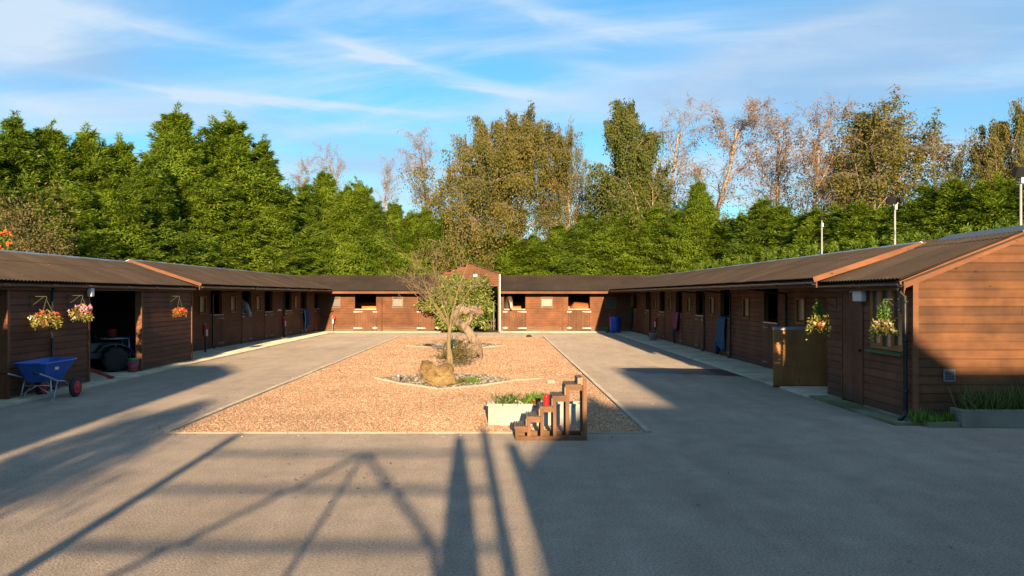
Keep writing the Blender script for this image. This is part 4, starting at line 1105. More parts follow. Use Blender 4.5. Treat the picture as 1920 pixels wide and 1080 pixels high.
# bare sapling in front, over the rock
def sapling():
    t = thing('sapling', 'small nearly bare tree with thin spreading branches rising behind the boulder', 'tree', (-1.17, 20.9, 0)); t.scale = (.86, .9, .97)
    rd = random.Random(5); mb = MB(); tips = []
    def grow(p, d, L, r, lev, bend=0):
        n = 6; pts = [p]; rs = [r]
        for k in range(n):
            d = (d+Vector((rd.gauss(0, .09)+bend*.02, rd.gauss(0, .09), rd.gauss(.02, .05)))).normalized(); p = p+d*(L/n)
            pts.append(p); rs.append(max(.0035, r*(1-.75*(k+1)/n)))
        mb.tube(pts, rs, 7 if lev == 0 else (5 if lev < 2 else 3), cap=True)
        if lev >= 3: tips.append(pts); return
        tips.append(pts[-4:])
        for c in range([0, 7, 4][lev] if lev < 3 else 0):
            f = .22+.72*(c+rd.random()*.8)/[1, 7, 4][lev]; i = min(int(f*n), n-1); q = pts[i].lerp(pts[i+1], f*n-i)
            s = Vector((rd.gauss(0, 1), rd.gauss(0, .8), rd.gauss(.2, .5))).normalized(); dd = (pts[i+1]-pts[i]).normalized()
            nd = (dd+s*.75).normalized(); grow(q, nd, L*rd.uniform(.32, .55), rs[i]*.55, lev+1)
    # bole and the second stem leaning in
    mb.tube([(-.03, 0, 0), (0, 0, .4), (-.02, .0, .9), (.02, .0, 1.38)], [.085, .07, .058, .05], 10, noise=.06)
    mb.tube([(.06, -.06, 0), (.07, -.05, .45), (.03, -.02, .75)], [.055, .045, .03], 8, noise=.08)
    for (dx, dy, dz, L, r) in [(-.55, .15, .75, 1.75, .032), (-.75, -.2, .75, 2.0, .026), (-.30, .3, 1, 1.9, .03), (.02, -.1, 1, 1.9, .034), (.42, 0, .9, 1.3, .024), (-.95, .2, .55, 1.7, .022), (-.1, -.4, 1, 1.6, .026)]:
        grow(Vector((.02+dx*.05, dy*.05, 1.3+rd.uniform(-.1, .08))), Vector((dx, dy, dz)).normalized(), L, r*.72, 1)
    mb.build('trunk', M['bark_thin'], t, True)
    link(twig_mesh(tips, 4, 6, L=.17, hang=-.1, w=.005, p_keep=.5), 'twigs', t)
    link(birch_leaves(tips, 4, M['birch_brown'], 9, .04, .1, .35, .05), 'leaves', t)
sapling()

def displaced_blob(name, mat, sub, rad, fn, loc, parent=None):
    import bmesh
    bm = bmesh.new(); bmesh.ops.create_icosphere(bm, subdivisions=sub, radius=1)
    for v in bm.verts: v.co = fn(v.co.copy(), rad)
    me = bpy.data.meshes.new(name); bm.to_mesh(me); bm.free(); me.materials.append(mat)
    me.polygons.foreach_set('use_smooth', [name != 'boulder']*len(me.polygons))
    o = bpy.data.objects.new(name, me); COL.objects.link(o); o.location = loc
    if parent: o.parent = parent
    return o
from mathutils import noise as mn
def rockfn(p, rad):
    q = Vector((max(-.78, min(.82, p.x*1.05)), max(-.8, min(.8, p.y)), max(-.8, min(.8, p.z))))
    n1 = mn.fractal(q*1.1+Vector((3, 1, 2)), 1, 2, 5); n2 = mn.fractal(q*4.0, .9, 2, 4)
    cell = mn.voronoi(q*1.5)[0][0]
    s = 1+.30*n1+.12*n2+.42*(cell-.4)
    x, y, z = q.x*rad[0]*s, q.y*rad[1]*s, q.z*rad[2]*s
    z -= .10*math.exp(-((q.x+.05)/.32)**2)*max(0, q.z)*rad[2]/.3      # saddle in the top
    z += .10*max(0, -q.x-.2)*max(0, q.z)
    x *= 1-.15*max(0, q.z)
    return Vector((x, y, z))
o = displaced_blob('boulder', M['rock'], 4, (.385, .33, .33), rockfn, (-1.32, 19.45, .23)); o.rotation_euler = (0, 0, .1)
tag(o, 'ochre yellow boulder with a saddle top among grey pebbles', 'boulder')
# pebbles round the rock with a thin stone edge
PB = [(-2.95, 21.0), (-2.2, 19.7), (-1.25, 18.55), (-.4, 19.2), (.35, 20.4), (-.3, 21.8), (-1.6, 22.3)]
pb = sheet('pebble_bed', PB, .012, M['gravel_base'])
pb.data.materials.clear(); pb.data.materials.append(plain('grey bed soil', (.16, .13, .10), .95, .4, 18, bstr=1))
scatter_group('pebbles', M['pebble'], 420, .04, .10, PB, .02, 4)
b = MB()
def edge_line(b, pts, w=.05, h=.05):
    for p, q in zip(pts[:-1], pts[1:]):
        d = Vector((q[0]-p[0], q[1]-p[1])); n = max(1, int(d.length/.45))
        for i in range(n):
            a_ = (p[0]+d.x*i/n, p[1]+d.y*i/n, .02+random.uniform(0, .012)); c_ = (p[0]+d.x*(i+.96)/n, p[1]+d.y*(i+.96)/n, .02+random.uniform(0, .012)); b.beam(a_, c_, w, h)
edge_line(b, [PB[0], PB[1], PB[2], PB[3], PB[4], (1.0, 20.9)]); o = b.build('bed_edging', M['kerb']); o['kind'] = 'structure'; bevel(o, .008)
PB2 = [(-3.6, 34.4), (-1.2, 32.2), (.2, 34.6), (-.6, 36.5), (-2.5, 36.0)]
s2 = sheet('pebble_bed', PB2, .012, M['gravel_base']); s2.data.materials.clear(); s2.data.materials.append(pb.data.materials[0])
scatter_group('pebbles', M['pebble'], 160, .06, .13, PB2, .02, 5)
b = MB(); edge_line(b, [(-3.6, 34.4), (-1.2, 32.3), (-.6, 33.2), (.25, 34.7)], .06, .06); o = b.build('bed_edging', M['kerb']); o['kind'] = 'structure'
def small_stone(x, y, r, lab, mat='rock', k=1):
    def f(p, rad):
        return Vector((p.x*rad[0], p.y*rad[1], p.z*rad[2]))*(1+.3*mn.noise(p*1.7+Vector((x, y, 0))))
    o = displaced_blob('stone', M[mat], 2, (r, r*.8, r*.6), f, (x, y, r*.3)); tag(o, lab, 'stone')
small_stone(-2.72, 33.9, .16, 'small dark stone at the left of the far pebble bed', 'soil')
small_stone(-2.3, 34.3, .17, 'small pale grey stone on the far pebble bed', 'kerb')
small_stone(1.18, 19.9, .10, 'pale stone at the right tip of the pebble bed edging', 'kerb')
small_stone(2.02, 14.6, .07, 'small cream stone behind the mounting steps', 'kerb')
small_stone(1.45, 42.0, .15, 'low dark stone at the far right corner of the gravel', 'soil')
# a few coarse stones lying out on the yard
# small ground spotlight in the pebbles
t = thing('garden_spotlight', 'small grey garden spotlight on a stake left of the boulder', 'garden light', (-2.28, 20.0, 0))
MB().lathe([(.001, 0), (.045, .0), (.045, .15), (.052, .155), (.052, .21), (.001, .212)], 14).build('lamp_head', M['galv'], t, True)
MB().lathe([(.001, -.03), (.012, -.02), (.012, .001), (.001, .001)], 8).build('stake', M['black'], t)
# low plants by the boulder and sapling
def tuft(name, loc, n, h, sp, mat, label, cat, seed, w=.012, group=None):
    r = np.random.default_rng(seed); C = np.zeros((n, 3)); C[:, 0] = r.normal(0, sp*.35, n); C[:, 1] = r.normal(0, sp*.3, n); C[:, 2] = 0
    D = r.normal(0, .45, (n, 3)); D[:, 2] = 1
    V, Fc = leaf_quads(C, D, r.normal(size=(n, 3)), r.uniform(.5, 1.1, n)*h, np.full(n, w))
    o = link(np_mesh(name, V, Fc, M[mat], r.random(n)), name); o.location = loc; tag(o, label, cat, group); return o
tuft('heather_plant', (-.62, 19.95, .02), 260, .16, .28, 'bk_green', 'small green heather tuft in the pebbles right of the boulder', 'plant', 2)
tuft('low_plant', (-.86, 19.75, .02), 180, .15, .2, 'shrub', 'low brownish plant against the right side of the boulder', 'plant', 3)
tuft('twiggy_plant', (-1.55, 20.4, .02), 260, .55, .35, 'twig', 'twiggy brown plant behind the boulder at the foot of the sapling', 'plant', 8, .01)
t = thing('garden_shrub', 'loose yellowish shrub between the sapling and the driftwood', 'shrub', (-1.15, 24.4, 0))
link(cloud_leaves('foliage', 1500, (0, 0, .42), (.62, .4, .42), .06, M['shrub'], 15, .5, shell=.2), 'foliage', t)
mb, tips = branch_tree(.95, 71, spread=.7, nmain=8, levels=2, r0=.014, first=.05, mainL=.6); link(mb.mesh('stem', M['bark_thin']), 'stem', t)

# driftwood sculpture
t = thing('driftwood_sculpture', 'tall twisted driftwood stump standing on the gravel behind the sapling', 'driftwood', (-1.12, 27.6, 0)); t.scale = (.9, .9, .92)
def dpt(px, py, dy=0): X = (px-935)/1650*28.0; return (X+1.12, dy, 2+(554-py)/1650*28.0)
b = MB()
b.tube([dpt(896, 662, -.1), dpt(896, 650, -.05), dpt(893, 638), dpt(885, 622, .03), dpt(875, 609, .05), dpt(864, 602, .05), dpt(855, 595, .0), dpt(853, 585, -.05), dpt(860, 576, -.05), dpt(870, 571), dpt(882, 574, .05)],
       [.22, .21, .19, .17, .14, .13, .15, .17, .17, .15, .12], 12, noise=.22, flat=.9)
b.tube([dpt(864, 577, .02), dpt(876, 574), dpt(888, 572, .02), dpt(898, 577, .05), dpt(906, 578, .05), dpt(911, 581, .05)], [.14, .17, .21, .19, .14, .04], 12, noise=.25, flat=.8)
b.tube([dpt(874, 606, .05), dpt(881, 597, .06), dpt(885, 588, .08), dpt(884, 577, .05)], [.08, .07, .09, .13], 9, noise=.22)
b.tube([dpt(893, 640), dpt(902, 652, -.1), dpt(907, 664, -.2), dpt(903, 672, -.3)], [.15, .12, .08, .03], 8, noise=.25)
b.tube([dpt(890, 645), dpt(872, 652, -.15), dpt(860, 662, -.3), dpt(848, 670, -.35)], [.19, .18, .13, .04], 9, noise=.3)
b.tube([dpt(882, 625), dpt(871, 640, .05), dpt(866, 652, .1), dpt(862, 664, .15)], [.08, .07, .08, .07], 8, noise=.3)
b.tube([dpt(893, 652), dpt(880, 664, -.3), dpt(887, 677, -.45)], [.2, .16, .04], 9, noise=.3)
for k in range(16):
    x = 858+k*3.3; z0_ = 652+random.uniform(-4, 8); b.tube([dpt(x, z0_, -.1), dpt(x+random.uniform(-4, 4), z0_-8, random.uniform(-.25, .0)), dpt(x+random.uniform(-7, 7), z0_-16, -.15)], [.07, .045, .01], 6, noise=.3)
for k in range(9):
    x = 858+k*5.5; b.tube([dpt(x, 573, .0), dpt(x+random.uniform(-2, 4), 566, random.uniform(-.05, .1)), dpt(x+random.uniform(0, 7), 562, .05)], [.08, .05, .012], 6, noise=.3)
wd = b.build('driftwood_trunk', M['drift'], t, True)
sm = wd.modifiers.new('sub', 'SUBSURF'); sm.levels = sm.render_levels = 2
tx = bpy.data.textures.new('drift_noise', 'CLOUDS'); tx.noise_scale = .16; tx.noise_depth = 4
dm = wd.modifiers.new('rough', 'DISPLACE'); dm.texture = tx; dm.strength = .16; dm.mid_level = .5; dm.texture_coords = 'LOCAL'
tuft('grass_tuft', (-1.5, 27.4, .0), 300, .35, .6, 'shrub', 'dry grassy tuft at the foot of the driftwood', 'grass', 21, .012)
t = thing('garden_lantern', 'dark green glass lantern between the sapling and the driftwood', 'lantern', (-1.5, 29.5, 0))
MB().lathe([(.001, 0), (.16, 0), (.19, .12), (.18, .42), (.10, .52), (.001, .53)], 16).build('lantern_body', plain('dark green glaze', (.02, .06, .05), .2, .3, 6), t, True)
MB().lathe([(.001, .53), (.04, .53), (.05, .6), (.001, .62)], 12).build('lantern_cap', M['galv'], t, True)

# ---- white planter trough
t = thing('garden_planter', 'white painted rectangular trough planter behind the mounting steps', 'planter', (.57, 13.62, 0))
hw_ = .73
b = MB(); b.box(-hw_, hw_, -.17, -.13, .0, .31); b.box(-hw_, hw_, .13, .17, 0, .31); b.box(-hw_, -hw_+.04, -.129, .129, 0, .31); b.box(hw_-.04, hw_, -.129, .129, 0, .31)
o = b.build('trough', M['planter'], t); bevel(o, .005)
b = MB(); b.box(-hw_-.02, hw_+.02, -.19, -.12, .311, .34); b.box(-hw_-.02, hw_+.02, .12, .19, .311, .34); b.box(-hw_-.02, -hw_+.05, -.119, .119, .311, .34); b.box(hw_-.05, hw_+.02, -.119, .119, .311, .34)
o = b.build('rim', M['planter'], t); bevel(o, .006, 2)
MB().box(-hw_+.041, hw_-.041, -.129, .129, .1, .28).build('soil', M['soil'], t)
def plant_in(parent, x, y, z, n, h, sp, mat, seed, name='plant_leaves', w=.02):
    r = np.random.default_rng(seed); C = np.zeros((n, 3)); C[:, 0] = r.normal(0, sp*.3, n); C[:, 1] = r.normal(0, sp*.2, n); C[:, 2] = r.random(n)*h*.4
    D = r.normal(0, .6, (n, 3)); D[:, 2] = np.abs(D[:, 2])+.5
    V, Fc = leaf_quads(C, D, r.normal(size=(n, 3)), r.uniform(.4, 1, n)*h*.75, np.full(n, w))
    return link(np_mesh(name, V, Fc, M[mat], r.random(n)), name, parent, Matrix.Translation((x, y, z)))
def planted(label, cat, loc, args, flowers=None):
    tt = thing('potted_plant', label, cat, loc)
    plant_in(tt, 0, 0, 0, *args)
    if flowers: 
        for (x, y, z, n, s, mat, sd_) in flowers: link(cloud_leaves('flowers', n, (x, y, z), (s, s*.6, s*.5), .035, M[mat], sd_, 1.0, shell=.2), 'flowers', tt)
planted('strappy yellow green plant in the left half of the white trough', 'plant', (.17, 13.6, .27), (300, .26, .34, 'grassy', 61), [(.12, -.05, .06, 40, .08, 'fl_white', 3)])
planted('bushy green plant in the middle of the white trough with red flowers at its foot', 'plant', (.57, 13.6, .27), (380, .26, .30, 'bk_green', 62, 'plant_leaves', .028), [(-.02, -.14, .07, 50, .08, 'fl_red', 4), (.08, -.15, .08, 50, .09, 'fl_pink', 5)])

# ---- mounting steps
t = thing('mounting_steps', 'brown wooden mounting steps with five slatted treads at the front right of the gravel', 'mounting steps', (.23, 12.15, 0))
xs = [0, .165, .345, .52, .70, .92]; zs = [.20, .335, .475, .62, .775]; dY = .46; pw = .045
b = MB()
b.box(0, .985, -.025, .025, .0, .06); b.box(0, .985, dY-.025, dY+.025, .0, .06); b.box(.93, .985, .026, dY-.026, .001, .055); b.box(0, .045, .026, dY-.026, .001, .055)
b.build('base_frame', M['steps'], t)
for i in range(5):
    xa, xb = xs[i], xs[i+1]; z = zs[i]
    for yy in (0, dY):
        b = MB(); b.box(xa, xa+pw, yy-.022, yy+.022, .061, z-.03 if i == 0 else z-.031); b.build('post', M['steps'], t)
    b = MB(); 
    for yy in (0, dY): b.box(xa+pw+.001, xb-.001, yy-.02, yy+.02, z-.085, z-.031)
    b.build('side_rail', M['steps'], t)
    # tread of thin slats running front to back
    n = 6; w = (xb-xa+.01)/n; pl = None
    for k in range(n):
        if pl is None: pl = MB().box(.003, w-.004, -.03, dY+.03, 0, .024).mesh('slat', M['steps_slat'])
        link(pl, 'slat', t, Matrix.Translation((xa-.015+k*w, 0, z-.026+random.uniform(-.002, .002))))
    b = MB(); b.box(xa-.012, xb-.004, -.045, -.0305, z-.04, z-.002); b.build('tread_edge', M['steps'], t)
    if i < 4:
        b = MB(); zz = z+.006; k = 0
        zt = zs[i+1]-.032; n = 4; hh = (zt-zz)/n
        for k in range(n): b.box(xb-.022, xb-.002, -.02, dY+.02, zz+k*hh, zz+(k+1)*hh-.005)
        b.build('riser', M['steps_slat'], t)
for yy in (0, dY):
    MB().box(.935, .985, yy-.024, yy+.024, .061, .845).build('post', M['steps'], t)
b = MB()
for k in range(5): b.box(.905, .9345, .026-.02, dY-.006, .765+k*.021, .783+k*.021)
b.build('back_panel', M['steps_slat'], t)
MB().box(.86, .904, -.0, dY, .78, .862).build('top_block', M['steps_slat'], t)
t = thing('red_tin', 'bright red ribbed tin standing on the third mounting step', 'tin', (.23+.43, 12.15+.06, .477))
MB().lathe([(.001, 0), (.042, 0), (.044, .008), (.041, .03), (.043, .035), (.041, .06), (.043, .065), (.041, .095), (.043, .10), (.041, .125), (.044, .135), (.001, .137)], 20).build('tin_body', plain('bright red enamel', (.65, .02, .02), .35, .15, 8), t, True)
MB().lathe([(.001, .137), (.046, .137), (.046, .15), (.001, .151)], 20).build('lid', M['red'], t, True)

# ------------------------------------------------------------------ hanging baskets
def hanging_basket(loc, label, W, H, leafm, flowers, seed, bracket_at, conifer_h=0, shell='coir', drape=.6, nl=700):
    x, y, z = loc; t = thing('hanging_basket', label, 'hanging basket', (x, y, z), 0, 'hanging flower baskets')
    rb = W*.30
    MB().lathe([(.001, -rb*.95), (rb*.45, -rb*.85), (rb*.8, -rb*.5), (rb, 0), (rb*.94, .0), (.001, -.02)], 18).build('basket_bowl', M[shell], t, True)
    b = MB(); top = bracket_at[2]-z
    hx, hy = bracket_at[0]-x, bracket_at[1]-y
    for k in range(3):
        a_ = k*2.09+.4; b.tube([(rb*math.cos(a_), rb*math.sin(a_), 0), (hx, hy, top)], .005, 5)
    b.build('chain', M['chain'], t)
    r = np.random.default_rng(seed); n = nl
    C = r.normal(size=(n, 3)); C /= np.linalg.norm(C, axis=1, keepdims=True); C *= (r.random(n)**.5)[:, None]
    C[:, 0] *= W*.48; C[:, 1] *= W*.36; C[:, 2] = C[:, 2]*H*.34+.02
    e = np.hypot(C[:, 0], C[:, 1])/(W*.48); C[:, 2] -= drape*H*.55*e**2*r.random(n)
    D = r.normal(0, .6, (n, 3))+C*2; V, Fc = leaf_quads(C, D, r.normal(size=(n, 3)), r.uniform(.035, .08, n), r.uniform(.02, .04, n))
    link(np_mesh('foliage', V, Fc, M[leafm], r.random(n)), 'foliage', t)
    for q, (mat, cnt, sx, sz) in enumerate(flowers):
        P = []
        for _ in range(cnt):
            a_ = r.uniform(0, 6.28); rr = r.uniform(.2, 1); P.append((W*.46*rr*math.cos(a_)+sx*W, W*.36*rr*math.sin(a_)-.05, sz*H+r.normal(0, .09)*H))
        n2 = cnt*7; C = np.repeat(np.array(P), 7, axis=0)+r.normal(0, .012, (n2, 3)); D = r.normal(size=(n2, 3)); D[:, 1] -= .6
        V, Fc = leaf_quads(C, D, r.normal(size=(n2, 3)), np.full(n2, .042), np.full(n2, .036))
        link(np_mesh('flowers', V, Fc, M[mat], r.random(n2)), 'flowers', t)['kind'] = 'stuff'
    if conifer_h:
        me = cloud_leaves('dwarf_conifer', 420, (0, 0, conifer_h*.52), (.085, .085, conifer_h*.45), .045, M['bk_green'], seed+3, .5, shell=.3); link(me, 'dwarf_conifer', t)
def wall_bracket(parent, u, z, out, name='basket_bracket', side=0):
    b = MB(); b.box(u-.012, u+.012, -.035, -.026, z-.16, z+.10); b.tube([(u, -.03, z+.08), (u+side, -out, z+.08)], .008, 6); b.tube([(u, -.03, z-.12), (u+side*.5, -out*.5, z-.02), (u+side*.8, -out*.85, z+.075)], .006, 6)
    b.tube([(u+side, -out, z+.08), (u+side, -out-.015, z+.05), (u+side, -out, z+.03)], .006, 6)
    b.build(name, M['chain'], parent)
wall_bracket(shed, 17.35-9, 1.90, .34); hanging_basket((-8.92, 17.35, 1.53), 'wide hanging basket of pale yellow and red flowers nearest the left edge', .58, .46, 'bk_yel', [('fl_red', 12, .05, .22), ('fl_orange', 8, .15, 0), ('fl_white', 12, -.25, .05)], 101, (-8.92, 17.35, 1.93), drape=.8)
wall_bracket(shed, 18.85-9, 1.92, .34); hanging_basket((-8.92, 18.85, 1.60), 'round hanging basket of pink and cream flowers beside the shed doorway', .50, .46, 'bk_yel', [('fl_pink', 22, 0, .28), ('fl_white', 12, -.15, -.05), ('fl_red', 8, .1, 0)], 102, (-8.92, 18.85, 1.95), drape=.7)
wall_bracket(shed, 24.6-9, 1.90, .33); hanging_basket((-8.93, 24.6, 1.53), 'small rusty orange hanging basket on the shed wall right of the doorway', .42, .34, 'bk_rust', [('fl_orange', 14, 0, .1), ('fl_red', 8, .1, .2)], 103, (-8.93, 24.6, 1.93), drape=.7, nl=420)
wall_bracket(hut, HY1-16.75, 1.88, .36); hanging_basket((6.09, 16.75, 1.50), 'hanging basket with dwarf conifer and yellow foliage left of the hut door', .50, .50, 'bk_yel', [('fl_white', 6, 0, -.1)], 104, (6.09, 16.75, 1.91), .40, 'terracotta', 1.3, nl=520)
wall_bracket(hut, HY1-14.05, 1.86, .30); hanging_basket((6.15, 14.05, 1.50), 'hanging basket with dwarf conifer and trailing ivy in front of the hut window', .46, .40, 'bk_yel', [('fl_white', 8, .1, 0), ('fl_pink', 3, 0, .15)], 105, (6.15, 14.05, 1.89), .40, 'coir', 1.3, nl=420)

# light box on the shed
b = MB(); b.box(uS(158.5), uS(158.5)+.15, -.16, -.051, 1.97, 2.22); o = b.build('bulkhead_lamp', M['white_pl'], shed); bevel(o, .025, 3)

# ------------------------------------------------------------------ wheelbarrow
t = thing('wheelbarrow', 'blue wheelbarrow with two red hubbed wheels parked against the shed wall', 'wheelbarrow', (-8.73, 16.98, 0), R(86)); t.scale = (.93, .93, .97)
# local x runs toward the wheels
b = MB(); n = 4
rim = [(-.62, -.26), (-.58, -.34), (.45, -.36), (.62, -.30), (.66, -.2), (.66, .2), (.62, .30), (.45, .36), (-.58, .34), (-.62, .26)]
bot = [(-.38, -.17), (-.36, -.2), (.22, -.2), (.27, -.18), (.28, -.12), (.28, .12), (.27, .18), (.22, .2), (-.36, .2), (-.38, .17)]
def ring(b, P, z, s=1.0): 
    i = len(b.v); b.v += [(x*s, y*s, z if not callable(z) else z(x)) for x, y in P]; return i
k = len(rim); zr = lambda x: .76+.05*(x > 0)*x
a0 = ring(b, [(x*1.02, y*1.05) for x, y in rim], lambda x: zr(x)-.02); a1 = ring(b, rim, zr); a2 = ring(b, [(x*.96, y*.94) for x, y in rim], lambda x: zr(x)-.004)
a3 = ring(b, [(x*.95, y*.93) for x, y in bot], .40); o0 = ring(b, [(x*.97, y*.97) for x, y in rim], lambda x: zr(x)-.022); o1 = ring(b, bot, .37)
for (p, q) in ((a0, a1), (a1, a2), (a2, a3), (o1, o0), (o0, a0)):
    for j in range(k): b.f.append((p+j, p+(j+1) % k, q+(j+1) % k, q+j))
b.f.append(tuple(a3+j for j in range(k))); b.f.append(tuple(o1+j for j in range(k))[::-1])
o = b.build('tray', M['blue_tray'], t); 
MB().box(-.20, -.06, -.345, -.340, .60, .655, Matrix.Translation((0, .035, 0)) @ Matrix.Rotation(R(0), 4, 'X')).build('sticker', M['white_pl'], o)
b = MB()
for s in (-1, 1):
    b.tube([(-.82, .33*s, .58), (-.5, .30*s, .50), (.0, .24*s, .365), (.30, .22*s, .33), (.50, .21*s, .22)], .017, 8)
    b.tube([(-.30, .27*s, .44), (-.36, .34*s, .02)], .016, 8); b.tube([(-.02, .25*s, .37), (-.30, .34*s, .02)], .013, 8); b.tube([(-.40, .34*s, .013), (-.26, .34*s, .013)], .016, 8)
b.tube([(-.32, -.29, .30), (-.32, .29, .30)], .012, 8); b.tube([(-.34, -.32, .12), (-.32, 0, .30)], .010, 8); b.tube([(-.34, .32, .12), (-.32, 0, .30)], .010, 8)
b.tube([(.45, -.36, .205), (.45, .36, .205)], .014, 8); b.tube([(.28, -.22, .34), (.28, .22, .34)], .012, 8)
b.build('frame', M['galv'], t, True)
for s in (-1, 1):
    Wm = Matrix.Translation((.45, .37*s, .2)) @ Matrix.Rotation(R(90), 4, 'X')
    w = MB().lathe([(.12, -.045), (.17, -.05), (.195, -.03), (.20, 0), (.195, .03), (.17, .05), (.12, .045)], 24, Wm).build('wheel', M['tyre'], t, True)
    MB().lathe([(.001, -.058), (.045, -.055), (.05, -.047), (.105, -.047), (.125, -.054), (.13, -.046), (.13, .046), (.125, .054), (.105, .047), (.05, .047), (.045, .055), (.001, .058)], 20, Wm).build('hub', plain('red wheel hub', (.55, .03, .04), .4, .15, 9), w, True)
    MB().tube([(-.98, .335*s, .60), (-.80, .33*s, .575)], .022, 8).build('handle_grip', M['black_pl'], t, True)

# ------------------------------------------------------------------ quad, trailer and buckets in the shed doorway
def wheel_at(parent, x, y, r, w, name='wheel', Rz=0):
    Wm = Matrix.Translation((x, y, r)) @ Matrix.Rotation(R(90), 4, 'X')
    o = MB().lathe([(r*.55, -w*.5), (r*.85, -w*.55), (r*.97, -w*.4), (r, 0), (r*.97, w*.4), (r*.85, w*.55), (r*.55, w*.5)], 26, Wm).build(name, M['tyre'], parent, True)
    b = MB()
    for k in range(18):
        Q = Wm @ Matrix.Rotation(k*2*math.pi/18, 4, 'Z'); b.box(r*.93, r*1.035, -.03, .03, -w*.5, w*.5, Q @ Matrix.Rotation(.3*(-1)**k, 4, 'X'))
    b.build('tread', M['tyre'], o)
    MB().lathe([(.02, -w*.35), (r*.25, -w*.3), (r*.52, -w*.48), (r*.56, -w*.48), (r*.56, w*.4), (r*.3, w*.3), (.02, w*.35)], 20, Wm).build('hub', M['hub'], o, True)
    return o
t = thing('quad_bike', 'muddy grey green quad bike with a tubular rack inside the shed doorway', 'quad bike', (-10.55, 22.45, .05), R(38))
for x in (-.62, .62):
    for y in (-.42, .42): wheel_at(t, x, y, .31, .22)
b = MB()
for x in (-.62, .62):
    for s in (-1, 1):
        pts = [(x-.46, .50), (x-.34, .66), (x-.12, .72), (x+.15, .70), (x+.34, .60), (x+.44, .40)]
        pr = [(p[0], p[1]) for p in pts]
        i = len(b.v)
        for (px_, pz_) in pr: b.v += [(px_, s*.24, pz_+.03), (px_, s*.56, pz_)]
        for (px_, pz_) in pr: b.v += [(px_, s*.24, pz_+.01), (px_, s*.56, pz_-.02)]
        m_ = len(pr)
        for k in range(m_-1):
            b.f.append((i+2*k, i+2*k+1, i+2*k+3, i+2*k+2)); j = i+2*m_; b.f.append((j+2*k, j+2*k+2, j+2*k+3, j+2*k+1))
            b.f.append((i+2*k+1, j+2*k+1, j+2*k+3, i+2*k+3))
b.build('mudguard', M['quad_green'], t)
b = MB(); b.box(-.75, .75, -.2, .2, .32, .5); b.prism([(-.22, .5), (.22, .5), (.14, .74), (-.14, .74)], -.35, .65); o = b.build('body', M['quad_green'], t); bevel(o, .03, 2)
b = MB(); b.box(-.6, .12, -.17, .17, .745, .84); o = b.build('seat', M['black'], t); bevel(o, .04, 3)
b = MB()
for y in (-.35, -.2, 0, .2, .35): b.tube([(.35, y, .84), (.98, y, .84)], .013, 6)
b.tube([(.35, -.38, .84), (.98, -.38, .84), (.98, .38, .84), (.35, .38, .84), (.35, -.38, .84)], .017, 6)
b.tube([(.98, -.3, .84), (1.02, -.3, .35)], .017, 6); b.tube([(.98, .3, .84), (1.02, .3, .35)], .017, 6); b.tube([(1.02, -.3, .4), (1.02, .3, .4)], .017, 6)
b.build('rack', M['chrome'], t, True)
b = MB(); b.tube([(.3, 0, .72), (.2, 0, 1.0)], .03, 8); b.tube([(.12, -.38, 1.05), (.2, -.15, 1.0), (.2, .15, 1.0), (.12, .38, 1.05)], .016, 8); b.build('handlebar', M['black'], t, True)
b = MB(); b.lathe([(.001, 0), (.07, .0), (.08, .03), (.001, .05)], 14, Matrix.Translation((.66, -.2, .62)) @ Matrix.Rotation(R(90), 4, 'Y')); b.build('headlight', M['white_pl'], t, True)
t = thing('bucket', 'dull red bucket resting on the quad rack', 'bucket', (-10.05, 22.85, .90))
MB().lathe([(.001, 0), (.11, 0), (.14, .22), (.15, .225), (.13, .225), (.10, .02)], 18).build('bucket_body', M['red_dull'], t, True)
t = thing('feed_drum', 'dark blue drum standing in the back of the shed behind the quad', 'drum', (-10.2, 24.0, .05))
MB().lathe([(.001, 0), (.26, 0), (.28, .3), (.28, .55), (.25, .85), (.001, .86)], 18).build('drum_body', M['rug_blue'], t, True)
t = thing('bucket', 'pink bucket with a dark green rim at the shed doorway', 'bucket', (-9.33, 22.45, .05))
MB().lathe([(.001, 0), (.105, 0), (.125, .28), (.14, .285), (.14, .30), (.12, .30), (.095, .02)], 20).build('bucket_body', M['pink'], t, True)
MB().lathe([(.125, .30), (.146, .30), (.146, .345), (.12, .35), (.001, .34)], 20).build('rim', M['green_pl'], t, True)
MB().tube([(-.135, 0, .29), (-.15, -.03, .2), (0, -.15, .14), (.15, -.03, .2), (.135, 0, .29)], .005, 6).build('handle', M['galv'], t)
t = thing('trailer_drawbar', 'red steel trailer drawbar reaching out of the shed doorway', 'drawbar', (-9.75, 20.45, .05))
b = MB(); b.beam((-.55, .1, .50), (.62, .25, .03), .07, .06); b.beam((-.75, -.35, .26), (.30, .22, .18), .06, .05); b.beam((-.7, .5, .42), (.2, .25, .2), .06, .05); b.build('drawbar_frame', M['red_dull'], t)
MB().box(.55, .70, .22, .30, .0, .05).build('hitch', M['red'], t)

